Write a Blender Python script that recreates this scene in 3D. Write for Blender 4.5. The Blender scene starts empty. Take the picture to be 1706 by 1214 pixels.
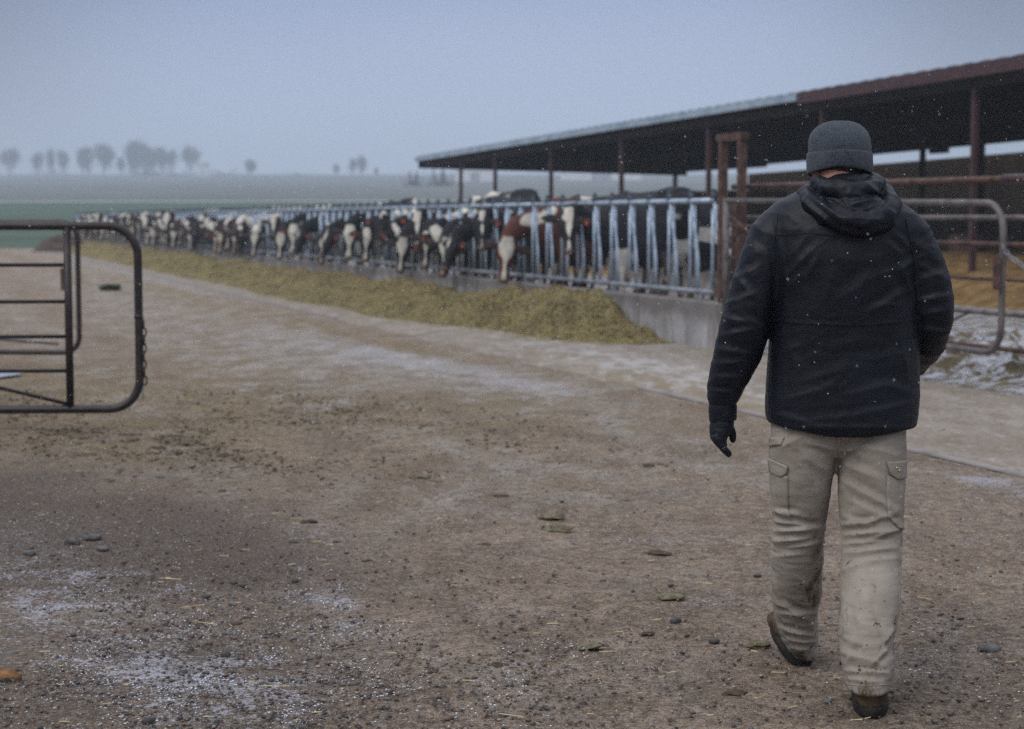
import bpy, bmesh, math, random
import numpy as np
from mathutils import Vector, Matrix
from mathutils.bvhtree import BVHTree
random.seed(7); rng = np.random.default_rng(7)
S = bpy.context.scene
C = S.collection
# ------------------------------------------------------------------ camera
CAMH = 1.485; FPX = 3060.0; TH = math.atan(242/FPX)
cam_d = bpy.data.cameras.new('camera'); cam = bpy.data.objects.new('camera', cam_d); C.objects.link(cam)
cam.location = (0, 0, CAMH); cam.rotation_euler = (math.pi/2-TH, 0, 0)
cam_d.sensor_width = 36; cam_d.lens = FPX/1706*36; cam_d.clip_start = .1; cam_d.clip_end = 5000
cam_d.dof.use_dof = True; cam_d.dof.focus_distance = 5.75; cam_d.dof.aperture_fstop = 4.0
S.camera = cam
# ------------------------------------------------------------------ world, sun, exposure
W = bpy.data.worlds.new('World'); S.world = W; W.use_nodes = True
SUN_EL, SUN_ROT = math.radians(48), math.radians(215)
def build_world():
    nt = W.node_tree; nt.nodes.clear(); N = nt.nodes.new; L = nt.links.new
    out = N('ShaderNodeOutputWorld'); add = N('ShaderNodeAddShader')
    sky = N('ShaderNodeTexSky'); sky.sky_type = 'NISHITA'; sky.sun_disc = False
    sky.sun_elevation = SUN_EL; sky.sun_rotation = SUN_ROT; sky.air_density = 1.0; sky.dust_density = 4
    b1 = N('ShaderNodeBackground'); b1.inputs[1].default_value = .006; L(sky.outputs[0], b1.inputs[0])
    # overcast cloud deck: dimmer at the horizon than overhead, as a real overcast sky is
    tc = N('ShaderNodeTexCoord'); sp = N('ShaderNodeSeparateXYZ'); L(tc.outputs['Generated'], sp.inputs[0])
    ns = N('ShaderNodeTexNoise'); ns.inputs['Scale'].default_value = 2.2; ns.inputs['Detail'].default_value = 3; ns.inputs['Roughness'].default_value = .45
    mp = N('ShaderNodeMapping'); mp.inputs['Scale'].default_value = (1, 1, 2.4); L(tc.outputs['Generated'], mp.inputs[0]); L(mp.outputs[0], ns.inputs['Vector'])
    ma = N('ShaderNodeMath'); ma.operation = 'MULTIPLY_ADD'; L(ns.outputs[0], ma.inputs[0]); ma.inputs[1].default_value = .10; L(sp.outputs[2], ma.inputs[2])
    cr = N('ShaderNodeValToRGB'); L(ma.outputs[0], cr.inputs[0]); e = cr.color_ramp.elements
    e[0].position = 0.0; e[0].color = (.27, .345, .53, 1)
    e[1].position = 1.0; e[1].color = (1.0, 1.02, 1.12, 1)
    for p, c in ((.045, (.31, .385, .58, 1)), (.085, (.36, .43, .63, 1)), (.125, (.32, .38, .57, 1)), (.17, (.225, .285, .48, 1)), (.32, (.50, .57, .74, 1)), (.6, (.88, .91, 1.02, 1))):
        x = e.new(p); x.color = c
    # thinner cloud ahead of the camera: a broad, soft, brighter patch low in the sky
    dp = N('ShaderNodeVectorMath'); dp.operation = 'DOT_PRODUCT'; L(tc.outputs['Generated'], dp.inputs[0]); dp.inputs[1].default_value = (-.02, .998, .045)
    mr = N('ShaderNodeMapRange'); mr.interpolation_type = 'SMOOTHERSTEP'; L(dp.outputs['Value'], mr.inputs[0]); mr.inputs[1].default_value = .952; mr.inputs[2].default_value = .9992; mr.inputs[3].default_value = .42; mr.inputs[4].default_value = 1.24
    up = N('ShaderNodeMapRange'); L(sp.outputs[2], up.inputs[0]); up.inputs[1].default_value = .16; up.inputs[2].default_value = .40
    mx = N('ShaderNodeMix'); mx.data_type = 'FLOAT'; L(up.outputs[0], mx.inputs[0]); L(mr.outputs[0], mx.inputs[2]); mx.inputs[3].default_value = 1.0
    b2 = N('ShaderNodeBackground'); L(mx.outputs[0], b2.inputs[1]); L(cr.outputs[0], b2.inputs[0])
    L(b1.outputs[0], add.inputs[0]); L(b2.outputs[0], add.inputs[1]); L(add.outputs[0], out.inputs[0])
build_world()
sl = bpy.data.lights.new('sun', 'SUN'); sl.energy = 1.45; sl.angle = math.radians(28); sl.color = (1, .95, .88)
so = bpy.data.objects.new('sun', sl); C.objects.link(so)
so.rotation_euler = (math.pi/2-SUN_EL, 0, math.radians(-40))
S.view_settings.view_transform = 'Standard'; S.view_settings.look = 'None'; S.view_settings.gamma = 1; S.view_settings.exposure = 0.0
S.render.engine = 'CYCLES'
S.cycles.max_bounces = 6; S.cycles.diffuse_bounces = 3; S.cycles.glossy_bounces = 2; S.cycles.transparent_max_bounces = 8
S.cycles.volume_bounces = 1; S.cycles.use_adaptive_sampling = True; S.cycles.adaptive_threshold = .012
try: S.cycles.use_denoising = False
except Exception: pass
# ------------------------------------------------------------------ placing helpers
cT, sT = math.cos(TH), math.sin(TH)
def ray(px, py):
    cx = (px-853)/FPX; cy = (607-py)/FPX
    return Vector((cx, cT+cy*sT, -sT+cy*cT))
def gp(px, py, z=0.0):
    r = ray(px, py); k = (z-CAMH)/r.z
    return Vector((r.x*k, r.y*k, z))
def at(px, py, Y):
    r = ray(px, py); k = Y/r.y
    return Vector((r.x*k, Y, CAMH+r.z*k))
def proj(P):
    P = np.asarray(P, float); x = P[..., 0]; y = P[..., 1]; z = P[..., 2]-CAMH
    d = y*cT-z*sT; u = y*sT+z*cT; d = np.where(d < .05, .05, d)
    return 853+FPX*x/d, 607-FPX*u/d
AR = math.atan(1013/math.hypot(FPX, 242))
DV = Vector((-math.sin(AR), math.cos(AR), 0)); NV = Vector((math.cos(AR), math.sin(AR), 0))
def A(s, p, z=0.0): return DV*s+NV*p+Vector((0, 0, z))      # s along the feeding fence, p across it
ROTD = AR                                                     # z rotation carrying +Y to DV
def sof(px, p): return p/math.tan(math.atan((px-853)/math.hypot(FPX, 242))+AR)
# ------------------------------------------------------------------ numpy noise
def _h(i, j, k, seed):
    n = (i*374761393+j*668265263+k*2147483647+seed*974711) & 0x7fffffff
    n = ((n ^ (n >> 13))*1274126177) & 0x7fffffff
    n = (n ^ (n >> 16))
    return (n & 0xffff)/65535.0
def vn(P, scale=1.0, seed=0):
    P = np.asarray(P, float)*scale
    i = np.floor(P).astype(np.int64); f = P-i; f = f*f*(3-2*f); r = 0
    for dx in (0, 1):
        wx = f[:, 0] if dx else 1-f[:, 0]
        for dy in (0, 1):
            wy = f[:, 1] if dy else 1-f[:, 1]
            for dz in (0, 1):
                wz = f[:, 2] if dz else 1-f[:, 2]
                r = r+_h(i[:, 0]+dx, i[:, 1]+dy, i[:, 2]+dz, seed)*wx*wy*wz
    return r*2-1
def fbm(P, scale=1.0, seed=0, o=3):
    r = 0; a = 1; t = 0
    for q in range(o): r = r+a*vn(P, scale*2**q, seed+q*17); t += a; a *= .5
    return r/t
def smooth(a, b, x): t = np.clip((x-a)/(b-a), 0, 1); return t*t*(3-2*t)
# ------------------------------------------------------------------ object helpers
def tag(o, label=None, cat=None, group=None, kind=None):
    if label: o['label'] = label
    if cat: o['category'] = cat
    if group: o['group'] = group
    if kind: o['kind'] = kind
    return o
def empty(name, loc, label, cat, group=None, rz=0):
    o = bpy.data.objects.new(name, None); C.objects.link(o); o.location = loc; o.rotation_euler = (0, 0, rz); o.empty_display_size = .2
    return tag(o, label, cat, group)
def link(name, me, mat=None, parent=None, world=False, sm=True):
    o = bpy.data.objects.new(name, me); C.objects.link(o)
    if mat is not None and not me.materials: me.materials.append(mat)
    if sm: me.polygons.foreach_set('use_smooth', [True]*len(me.polygons))
    if parent is not None:
        o.parent = parent
        if world:   # geometry was written in world space: undo the parent's own transform
            m = Matrix.Translation(parent.location) @ parent.rotation_euler.to_matrix().to_4x4()
            if parent.parent is not None:
                g = parent.parent; m = (Matrix.Translation(g.location) @ g.rotation_euler.to_matrix().to_4x4()) @ (parent.matrix_parent_inverse @ m) if False else m
            o.matrix_parent_inverse = m.inverted()
    return o
def mesh(name, V, F):
    me = bpy.data.meshes.new(name); me.from_pydata([tuple(v) for v in V], [], [tuple(f) for f in F]); me.update(); return me
class MB:
    def __init__(s): s.V = []; s.F = []
    def add(s, V, F):
        b = len(s.V); s.V += [tuple(v) for v in V]; s.F += [tuple(i+b for i in f) for f in F]; return s
    def box(s, c, h, ax=None):
        c = Vector(c); ax = ax or (Vector((1, 0, 0)), Vector((0, 1, 0)), Vector((0, 0, 1)))
        V = [c+ax[0]*h[0]*i+ax[1]*h[1]*j+ax[2]*h[2]*k for i in (-1, 1) for j in (-1, 1) for k in (-1, 1)]
        return s.add(V, [(0, 1, 3, 2), (4, 6, 7, 5), (0, 4, 5, 1), (2, 3, 7, 6), (0, 2, 6, 4), (1, 5, 7, 3)])
    def tube(s, pts, r, n=10, cap=True):
        pts = [Vector(p) for p in pts]; rs = r if isinstance(r, (list, tuple)) else [r]*len(pts)
        V = []; F = []; up = None
        for i, p in enumerate(pts):
            d = (pts[min(i+1, len(pts)-1)]-pts[max(i-1, 0)])
            d = d.normalized() if d.length > 1e-9 else Vector((0, 0, 1))
            if up is None: up = Vector((0, 0, 1)) if abs(d.z) < .9 else Vector((0, 1, 0))
            u = (up-d*up.dot(d)).normalized(); up = u; v = d.cross(u)
            for k in range(n):
                a = 2*math.pi*k/n; V.append(p+(u*math.cos(a)+v*math.sin(a))*rs[i])
        for i in range(len(pts)-1):
            for k in range(n): F.append((i*n+k, i*n+(k+1) % n, (i+1)*n+(k+1) % n, (i+1)*n+k))
        if cap: F.append(tuple(range(n-1, -1, -1))); F.append(tuple((len(pts)-1)*n+k for k in range(n)))
        return s.add(V, F)
    def beam(s, a, b, w, h, up=Vector((0, 0, 1))):
        a = Vector(a); b = Vector(b); d = (b-a); L = d.length; d.normalize()
        u = up-d*up.dot(d)
        if u.length < 1e-4: u = Vector((0, 1, 0))-d*d.y
        u.normalize(); v = d.cross(u)
        return s.box((a+b)/2, (L/2, w/2, h/2), (d, v, u))
    def loft(s, rings, cap=True):
        n = len(rings[0]); V = [p for r in rings for p in r]; F = []
        for i in range(len(rings)-1):
            for k in range(n): F.append((i*n+k, i*n+(k+1) % n, (i+1)*n+(k+1) % n, (i+1)*n+k))
        if cap: F.append(tuple(range(n-1, -1, -1))); F.append(tuple((len(rings)-1)*n+k for k in range(n)))
        return s.add(V, F)
    def ball(s, c, r, n=8, m=6, ax=None):
        c = Vector(c); r = r if isinstance(r, (tuple, list)) else (r, r, r); ax = ax or (Vector((1, 0, 0)), Vector((0, 1, 0)), Vector((0, 0, 1)))
        V = [c+ax[2]*r[2]]; F = []
        for i in range(1, m):
            t = math.pi*i/m
            for k in range(n):
                a = 2*math.pi*k/n; V.append(c+ax[0]*r[0]*math.sin(t)*math.cos(a)+ax[1]*r[1]*math.sin(t)*math.sin(a)+ax[2]*r[2]*math.cos(t))
        V.append(c-ax[2]*r[2])
        for k in range(n):
            F.append((0, 1+k, 1+(k+1) % n))
            for i in range(m-2):
                a = 1+i*n; F.append((a+k, a+n+k, a+n+(k+1) % n, a+(k+1) % n))
            a = 1+(m-2)*n; F.append((a+k, len(V)-1, a+(k+1) % n))
        return s.add(V, F)
    def me(s, name): return mesh(name, s.V, s.F)
    def build(s, name, mat, parent=None, world=False, sm=True): return link(name, s.me(name), mat, parent, world, sm)
def voxel(me, size, sm=4, fac=.5):
    """union of overlapping closed shapes as one even skin"""
    o = bpy.data.objects.new('tmp', me); C.objects.link(o)
    m = o.modifiers.new('r', 'REMESH'); m.mode = 'VOXEL'; m.voxel_size = size; m.adaptivity = 0
    if sm: k = o.modifiers.new('s', 'SMOOTH'); k.factor = fac; k.iterations = sm
    dg = bpy.context.evaluated_depsgraph_get(); dg.update()
    r = bpy.data.meshes.new_from_object(o.evaluated_get(dg), depsgraph=dg)
    bpy.data.objects.remove(o); return r
def verts(me):
    a = np.empty(len(me.vertices)*3); me.vertices.foreach_get('co', a); return a.reshape(-1, 3)
def norms(me):
    a = np.empty(len(me.vertices)*3); me.vertices.foreach_get('normal', a); return a.reshape(-1, 3)
def setv(me, P): me.vertices.foreach_set('co', np.asarray(P).ravel()); me.update()
def attr(me, name, vals):
    a = me.attributes.new(name, 'FLOAT', 'POINT'); a.data.foreach_set('value', np.asarray(vals, dtype=np.float32))
# ------------------------------------------------------------------ materials
class NT:
    def __init__(s, m): s.t = m.node_tree; s.b = s.t.nodes['Principled BSDF']
    def n(s, k, **kw):
        x = s.t.nodes.new('ShaderNode'+k)
        for a, v in kw.items(): setattr(x, a, v)
        return x
    def l(s, a, b): s.t.links.new(a, b)
    def pos(s, obj=False):
        if obj: return s.n('TexCoord').outputs['Object']
        return s.n('NewGeometry').outputs['Position']
    def noise(s, v, scale, det=4, rough=.55, mapping=None, dist=0):
        if mapping:
            m = s.n('Mapping'); s.l(v, m.inputs[0]); m.inputs['Scale'].default_value = mapping[0]; m.inputs['Rotation'].default_value = (0, 0, mapping[1]); v = m.outputs[0]
        x = s.n('TexNoise'); x.inputs['Scale'].default_value = scale; x.inputs['Detail'].default_value = det; x.inputs['Roughness'].default_value = rough; x.inputs['Distortion'].default_value = dist
        s.l(v, x.inputs['Vector']); return x.outputs[0]
    def ramp(s, v, a, b):
        x = s.n('MapRange', interpolation_type='SMOOTHSTEP'); s.l(v, x.inputs[0]); x.inputs[1].default_value = a; x.inputs[2].default_value = b; return x.outputs[0]
    def math(s, op, a, b=None, c=None):
        x = s.n('Math', operation=op)
        for i, v in enumerate((a, b, c)):
            if v is None: continue
            if isinstance(v, (int, float)): x.inputs[i].default_value = v
            else: s.l(v, x.inputs[i])
        return x.outputs[0]
    def mix(s, f, a, b, mode='MIX'):
        x = s.n('MixRGB', blend_type=mode)
        for i, v in enumerate((f, a, b)):
            if isinstance(v, (int, float)): x.inputs[i].default_value = v
            elif isinstance(v, tuple): x.inputs[i].default_value = (*v[:3], 1)
            else: s.l(v, x.inputs[i])
        return x.outputs[0]
    def col(s, v): s.l(v, s.b.inputs['Base Color'])
    def rough(s, v):
        if isinstance(v, (int, float)): s.b.inputs['Roughness'].default_value = v
        else: s.l(v, s.b.inputs['Roughness'])
    def bump(s, h, dist, strength=1.0, prev=None):
        x = s.n('Bump'); x.inputs['Strength'].default_value = strength; x.inputs['Distance'].default_value = dist; s.l(h, x.inputs['Height'])
        if prev is not None: s.l(prev, x.inputs['Normal'])
        s.l(x.outputs[0], s.b.inputs['Normal']); return x.outputs[0]
    def attr(s, name): return s.n('Attribute', attribute_name=name).outputs['Fac']
def newmat(name, rough=.8, spec=.3, metal=0):
    m = bpy.data.materials.new(name); m.use_nodes = True; t = NT(m)
    t.b.inputs['Roughness'].default_value = rough; t.b.inputs['Metallic'].default_value = metal
    t.b.inputs['Specular IOR Level'].default_value = spec
    return m, t
def simple(name, c1, c2, scale=8, rough=.8, spec=.3, metal=0, bump=.0, bscale=None, obj=True, mapping=None, lo=.35, hi=.65):
    m, t = newmat(name, rough, spec, metal); p = t.pos(obj)
    t.col(t.mix(t.ramp(t.noise(p, scale, 5, .6, mapping), lo, hi), c1, c2))
    if bump: t.bump(t.noise(p, bscale or scale*4, 4), bump)
    return m
M = {}
M['galv'] = simple('galvanised_steel', (.26, .34, .44), (.45, .54, .66), 9, .45, .5, .35, .001, 60)
M['galv_dirty'] = simple('dirty_galvanised_steel', (.16, .17, .19), (.27, .31, .36), 7, .6, .4, .2, .001, 60)
M['darkmetal'] = simple('dark_latch_metal', (.03, .045, .06), (.07, .09, .11), 20, .6, .4, .2)
M['pipe'] = simple('dark_rusty_gate_pipe', (.010, .008, .010), (.030, .019, .017), 14, .45, .4, 0, .0008, 90)
M['rust'] = simple('rusty_brown_pipe', (.045, .024, .019), (.11, .062, .047), 9, .6, .35, 0, .001, 70)
M['greypipe'] = simple('grey_worn_pipe', (.075, .065, .065), (.15, .13, .13), 8, .5, .4, 0, .001, 70)
M['redpaint'] = simple('dark_red_painted_steel', (.040, .018, .020), (.075, .032, .034), 5, .5, .4, 0)
M['roofmetal'] = simple('roof_sheet_steel', (.16, .20, .26), (.26, .31, .38), 2.5, .5, .4, .2)
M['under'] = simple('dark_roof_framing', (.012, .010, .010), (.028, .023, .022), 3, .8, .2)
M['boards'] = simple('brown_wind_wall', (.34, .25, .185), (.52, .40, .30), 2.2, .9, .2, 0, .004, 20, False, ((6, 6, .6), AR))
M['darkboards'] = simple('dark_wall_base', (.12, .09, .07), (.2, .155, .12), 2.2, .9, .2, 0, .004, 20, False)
M['black'] = simple('black_rubber', (.01, .01, .01), (.02, .02, .02), 10, .5, .4)
def m_concrete():
    m, t = newmat('weathered_concrete', .9, .2); p = t.pos()
    c = t.mix(t.ramp(t.noise(p, 1.3, 6, .65), .35, .65), (.24, .235, .24), (.40, .40, .41))
    c = t.mix(t.ramp(t.noise(p, 5, 5, .6, ((1, 1, .25), 0)), .45, .75), c, (.16, .14, .125))
    c = t.mix(t.ramp(t.noise(p, 60, 3), .55, .8), c, (.16, .15, .14))
    z = t.n('SeparateXYZ'); t.l(p, z.inputs[0])
    w = t.math('ADD', z.outputs[2], t.math('MULTIPLY', t.noise(p, 1.6, 3), -.5))
    c = t.mix(t.math('MULTIPLY', t.ramp(w, .0, .2), .62), c, (.10, .085, .078))
    t.col(c); t.bump(t.noise(p, 30, 5), .006); return m
M['concrete'] = m_concrete()
def m_silage():
    m, t = newmat('chopped_green_silage', .95, .1); p = t.pos()
    c = t.mix(t.ramp(t.noise(p, 2.0, 7, .75), .42, .57), (.075, .058, .024), (.30, .235, .10))
    c = t.mix(t.ramp(t.noise(p, 22, 5, .75), .47, .55), c, (.36, .31, .17))
    c = t.mix(t.ramp(t.noise(p, 40, 4, .75), .51, .57), c, (.07, .052, .015))
    t.col(c); t.bump(t.noise(p, 45, 6, .7), .05); return m
M['silage'] = m_silage()
M['silage_bit'] = simple('silage_stalk', (.22, .18, .07), (.42, .36, .17), 30, .9, .2, obj=False)
M['straw'] = simple('golden_straw_bedding', (.14, .088, .036), (.29, .185, .080), 2.2, .95, .1, 0, .05, 30, False)
M['straw_bit'] = simple('straw_blade', (.45, .36, .18), (.68, .58, .34), 20, .8, .2, obj=False)
M['manure'] = simple('dark_manure_heap', (.05, .035, .03), (.10, .07, .055), 1.5, .95, .1, 0, .1, 8, False)
M['clod'] = simple('olive_manure_clod', (.09, .08, .048), (.19, .17, .115), 30, .95, .1, 0, .006, 90, False)
M['browns'] = simple('brown_mud_clod', (.05, .036, .026), (.10, .075, .055), 25, .95, .1, 0, .006, 90, False)
M['stone'] = simple('grey_river_stone', (.06, .059, .060), (.14, .135, .13), 25, .7, .3, 0, .001, 200, False)
M['stone_dark'] = simple('dark_blue_grey_stone', (.030, .031, .034), (.068, .068, .07), 25, .65, .35, 0, .001, 200, False)
M['stone_brown'] = simple('brown_stone', (.08, .055, .042), (.17, .125, .10), 25, .75, .3, 0, .001, 200, False)
M['leaf'] = simple('dry_orange_leaf', (.14, .065, .022), (.24, .12, .045), 40, .7, .3, obj=False)
M['snow'] = simple('snow', (.62, .68, .80), (.80, .85, .95), 20, .9, .2, obj=False)
M['ice'] = simple('frozen_puddle', (.20, .24, .31), (.32, .37, .45), 2, .35, .5, obj=False)
M['weed'] = simple('weed_leaves', (.025, .035, .022), (.06, .08, .045), 6, .8, .2, obj=False)
M['bark'] = simple('bare_bark', (.035, .03, .028), (.07, .06, .055), 3, .9, .2)
M['twig'] = simple('bare_twigs', (.015, .015, .014), (.035, .032, .03), 3, .95, .1)
M['shed'] = simple('pale_shed_wall', (.55, .56, .58), (.7, .7, .72), 1, .8, .2)
M['shedroof'] = simple('grey_shed_roof', (.2, .21, .24), (.3, .31, .34), 1, .8, .2)
M['gutter'] = simple('pale_gutter_steel', (.27, .35, .43), (.40, .49, .57), 1.5, .45, .4, .2)
# ------------------------------------------------------------------ ground
def blob(px, py, x, y, sx, sy, rot=0):
    c, s = math.cos(rot), math.sin(rot); dx = px-x; dy = py-y
    u = (dx*c+dy*s)/sx; v = (-dx*s+dy*c)/sy
    return np.exp(-(u*u+v*v))
def terrain(x, y):
    t = np.maximum(y-93+.02*x, 0)
    z = .00845*np.power(t, 1.173)
    over = np.maximum(y-1110, 0)
    z = z-over*.028
    return z
YP = 6.12; FP = 8.77; S0 = 19.38; S1 = 101.0
def m_ground():
    m, t = newmat('dirt_yard', .95, .15); p = t.pos()
    big = t.noise(p, .55, 4, .6); mid = t.noise(p, 3.2, 5, .65); fine = t.noise(p, 38, 5, .75); grit = t.noise(p, 130, 3, .8)
    strk = t.noise(p, 1.1, 5, .65, ((2.8, .35, 1), -AR))
    c = t.mix(t.ramp(big, .35, .65), (.32, .238, .175), (.47, .365, .275))
    c = t.mix(t.math('MULTIPLY', t.ramp(mid, .42, .62), .50), c, (.165, .118, .09))
    c = t.mix(t.math('MULTIPLY', t.ramp(strk, .5, .7), .45), c, (.36, .295, .235))
    # pale dusty drive
    lf = t.math('MULTIPLY', t.attr('pale'), t.ramp(t.math('ADD', strk, t.math('MULTIPLY', mid, .4)), .50, .86))
    c = t.mix(lf, c, (.45, .42, .375))
    # chopped feed litter
    of = t.math('MULTIPLY', t.attr('litter'), t.ramp(t.math('ADD', mid, t.math('MULTIPLY', fine, .5)), .42, .72))
    c = t.mix(of, c, t.mix(t.ramp(fine, .46, .54), (.12, .085, .036), (.52, .40, .19)))
    blot = t.noise(p, 1.5, 8, .74, ((1.3, .8, 1), -AR))
    c = t.mix(t.math('MULTIPLY', t.ramp(blot, .49, .55), .60), c, (.15, .108, .065))
    c = t.mix(t.math('MULTIPLY', t.ramp(t.noise(p, 1.1, 8, .76, ((1.6, .6, 1), -AR)), .52, .58), t.math('MULTIPLY', t.attr('pale'), .75)), c, (.27, .205, .095))
    c = t.mix(t.math('MULTIPLY', t.ramp(t.noise(p, 2.0, 8, .77, ((1.2, .7, 1), -AR)), .50, .56), t.math('ADD', .14, t.math('MULTIPLY', t.attr('pale'), .62))), c, (.56, .55, .53))
    # zones of darker ground, mostly at the lower left
    c = t.mix(t.math('MULTIPLY', t.attr('darkish'), .85), c, t.mix(t.ramp(mid, .4, .65), (.070, .053, .046), (.115, .090, .076)))
    dry = t.math('SUBTRACT', 1.0, t.math('MULTIPLY', t.attr('darkish'), .75))  # weakens the pale specks where the ground is darker
    # grit
    c = t.mix(t.math('MULTIPLY', t.ramp(grit, .50, .56), .75), c, (.06, .052, .05))
    c = t.mix(t.math('MULTIPLY', t.ramp(t.noise(p, 13, 7, .8), .50, .56), .62), c, (.10, .075, .06))
    c = t.mix(t.math('MULTIPLY', t.ramp(t.noise(p, 21, 7, .85), .51, .57), t.math('MULTIPLY', dry, .55)), c, (.42, .35, .285))
    c = t.mix(t.math('MULTIPLY', t.ramp(fine, .51, .56), .60), c, (.085, .066, .055))
    c = t.mix(t.math('MULTIPLY', t.ramp(t.noise(p, 75, 4, .8), .54, .60), .6), c, (.42, .36, .30))
    # frost and dry snow caught in the hollows
    fz = t.noise(p, 7, 6, .75); fz2 = t.noise(p, 55, 4, .8)
    th = t.math('SUBTRACT', t.math('ADD', t.math('MULTIPLY', fz, .45), t.math('MULTIPLY', fz2, .75)), t.math('SUBTRACT', .765, t.math('MULTIPLY', t.attr('frost'), .15)))
    ff = t.ramp(th, .0, .035)
    c = t.mix(t.math('MULTIPLY', ff, t.math('SUBTRACT', .74, t.math('MULTIPLY', t.attr('far'), .34))), c, (.50, .52, .59))
    t.col(c)
    b = t.bump(t.math('ADD', t.math('MULTIPLY', fine, .6), t.math('MULTIPLY', mid, .9)), .03, .9)
    t.bump(grit, .010, .8, b)
    return m
def m_apron():
    m, t = newmat('concrete_apron', .9, .2); p = t.pos()
    c = t.mix(t.ramp(t.noise(p, .9, 5, .6, ((2, .5, 1), -AR)), .35, .65), (.24, .21, .18), (.34, .31, .275))
    c = t.mix(t.math('MULTIPLY', t.attr('litter'), t.ramp(t.noise(p, 7, 6, .7), .30, .6)), c, (.26, .21, .12))
    c = t.mix(t.math('MULTIPLY', t.ramp(t.noise(p, 22, 6, .8), .49, .56), .55), c, (.12, .095, .075))
    c = t.mix(t.math('MULTIPLY', t.ramp(t.noise(p, 9, 7, .85), .51, .57), .5), c, (.15, .12, .095))
    c = t.mix(t.math('MULTIPLY', t.ramp(t.noise(p, 2.6, 8, .76, ((1.6, .7, 1), -AR)), .50, .57), .6), c, (.17, .135, .10))
    fz = t.noise(p, 3.2, 7, .75, ((1.6, .7, 1), -AR))
    c = t.mix(t.math('MULTIPLY', t.ramp(t.math('ADD', fz, t.math('MULTIPLY', t.attr('frost'), .10)), .56, .66), .48), c, (.46, .47, .50))
    t.col(c); t.bump(t.noise(p, 40, 5), .008); return m
def m_rough():
    m, t = newmat('trampled_snowy_ground', .95, .15); p = t.pos()
    c = t.mix(t.ramp(t.noise(p, 2, 5, .65), .35, .65), (.10, .08, .045), (.23, .185, .115))
    c = t.mix(t.ramp(t.noise(p, 4.6, 7, .74), .46, .56), c, (.56, .58, .64))
    t.col(c); t.bump(t.noise(p, 10, 6, .7), .12); return m
def m_field(name, a, b):
    m, t = newmat(name, .95, .1); p = t.pos()
    t.col(t.mix(t.ramp(t.noise(p, .02, 6, .6, ((1, 4, 1), .1)), .35, .65), a, b)); return m
M['ground'] = m_ground(); M['apron'] = m_apron(); M['rough'] = m_rough()
M['field1'] = m_field('winter_wheat_field', (.045, .078, .055), (.07, .105, .07))
M['field2'] = m_field('stubble_field', (.085, .095, .095), (.135, .14, .13))
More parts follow.
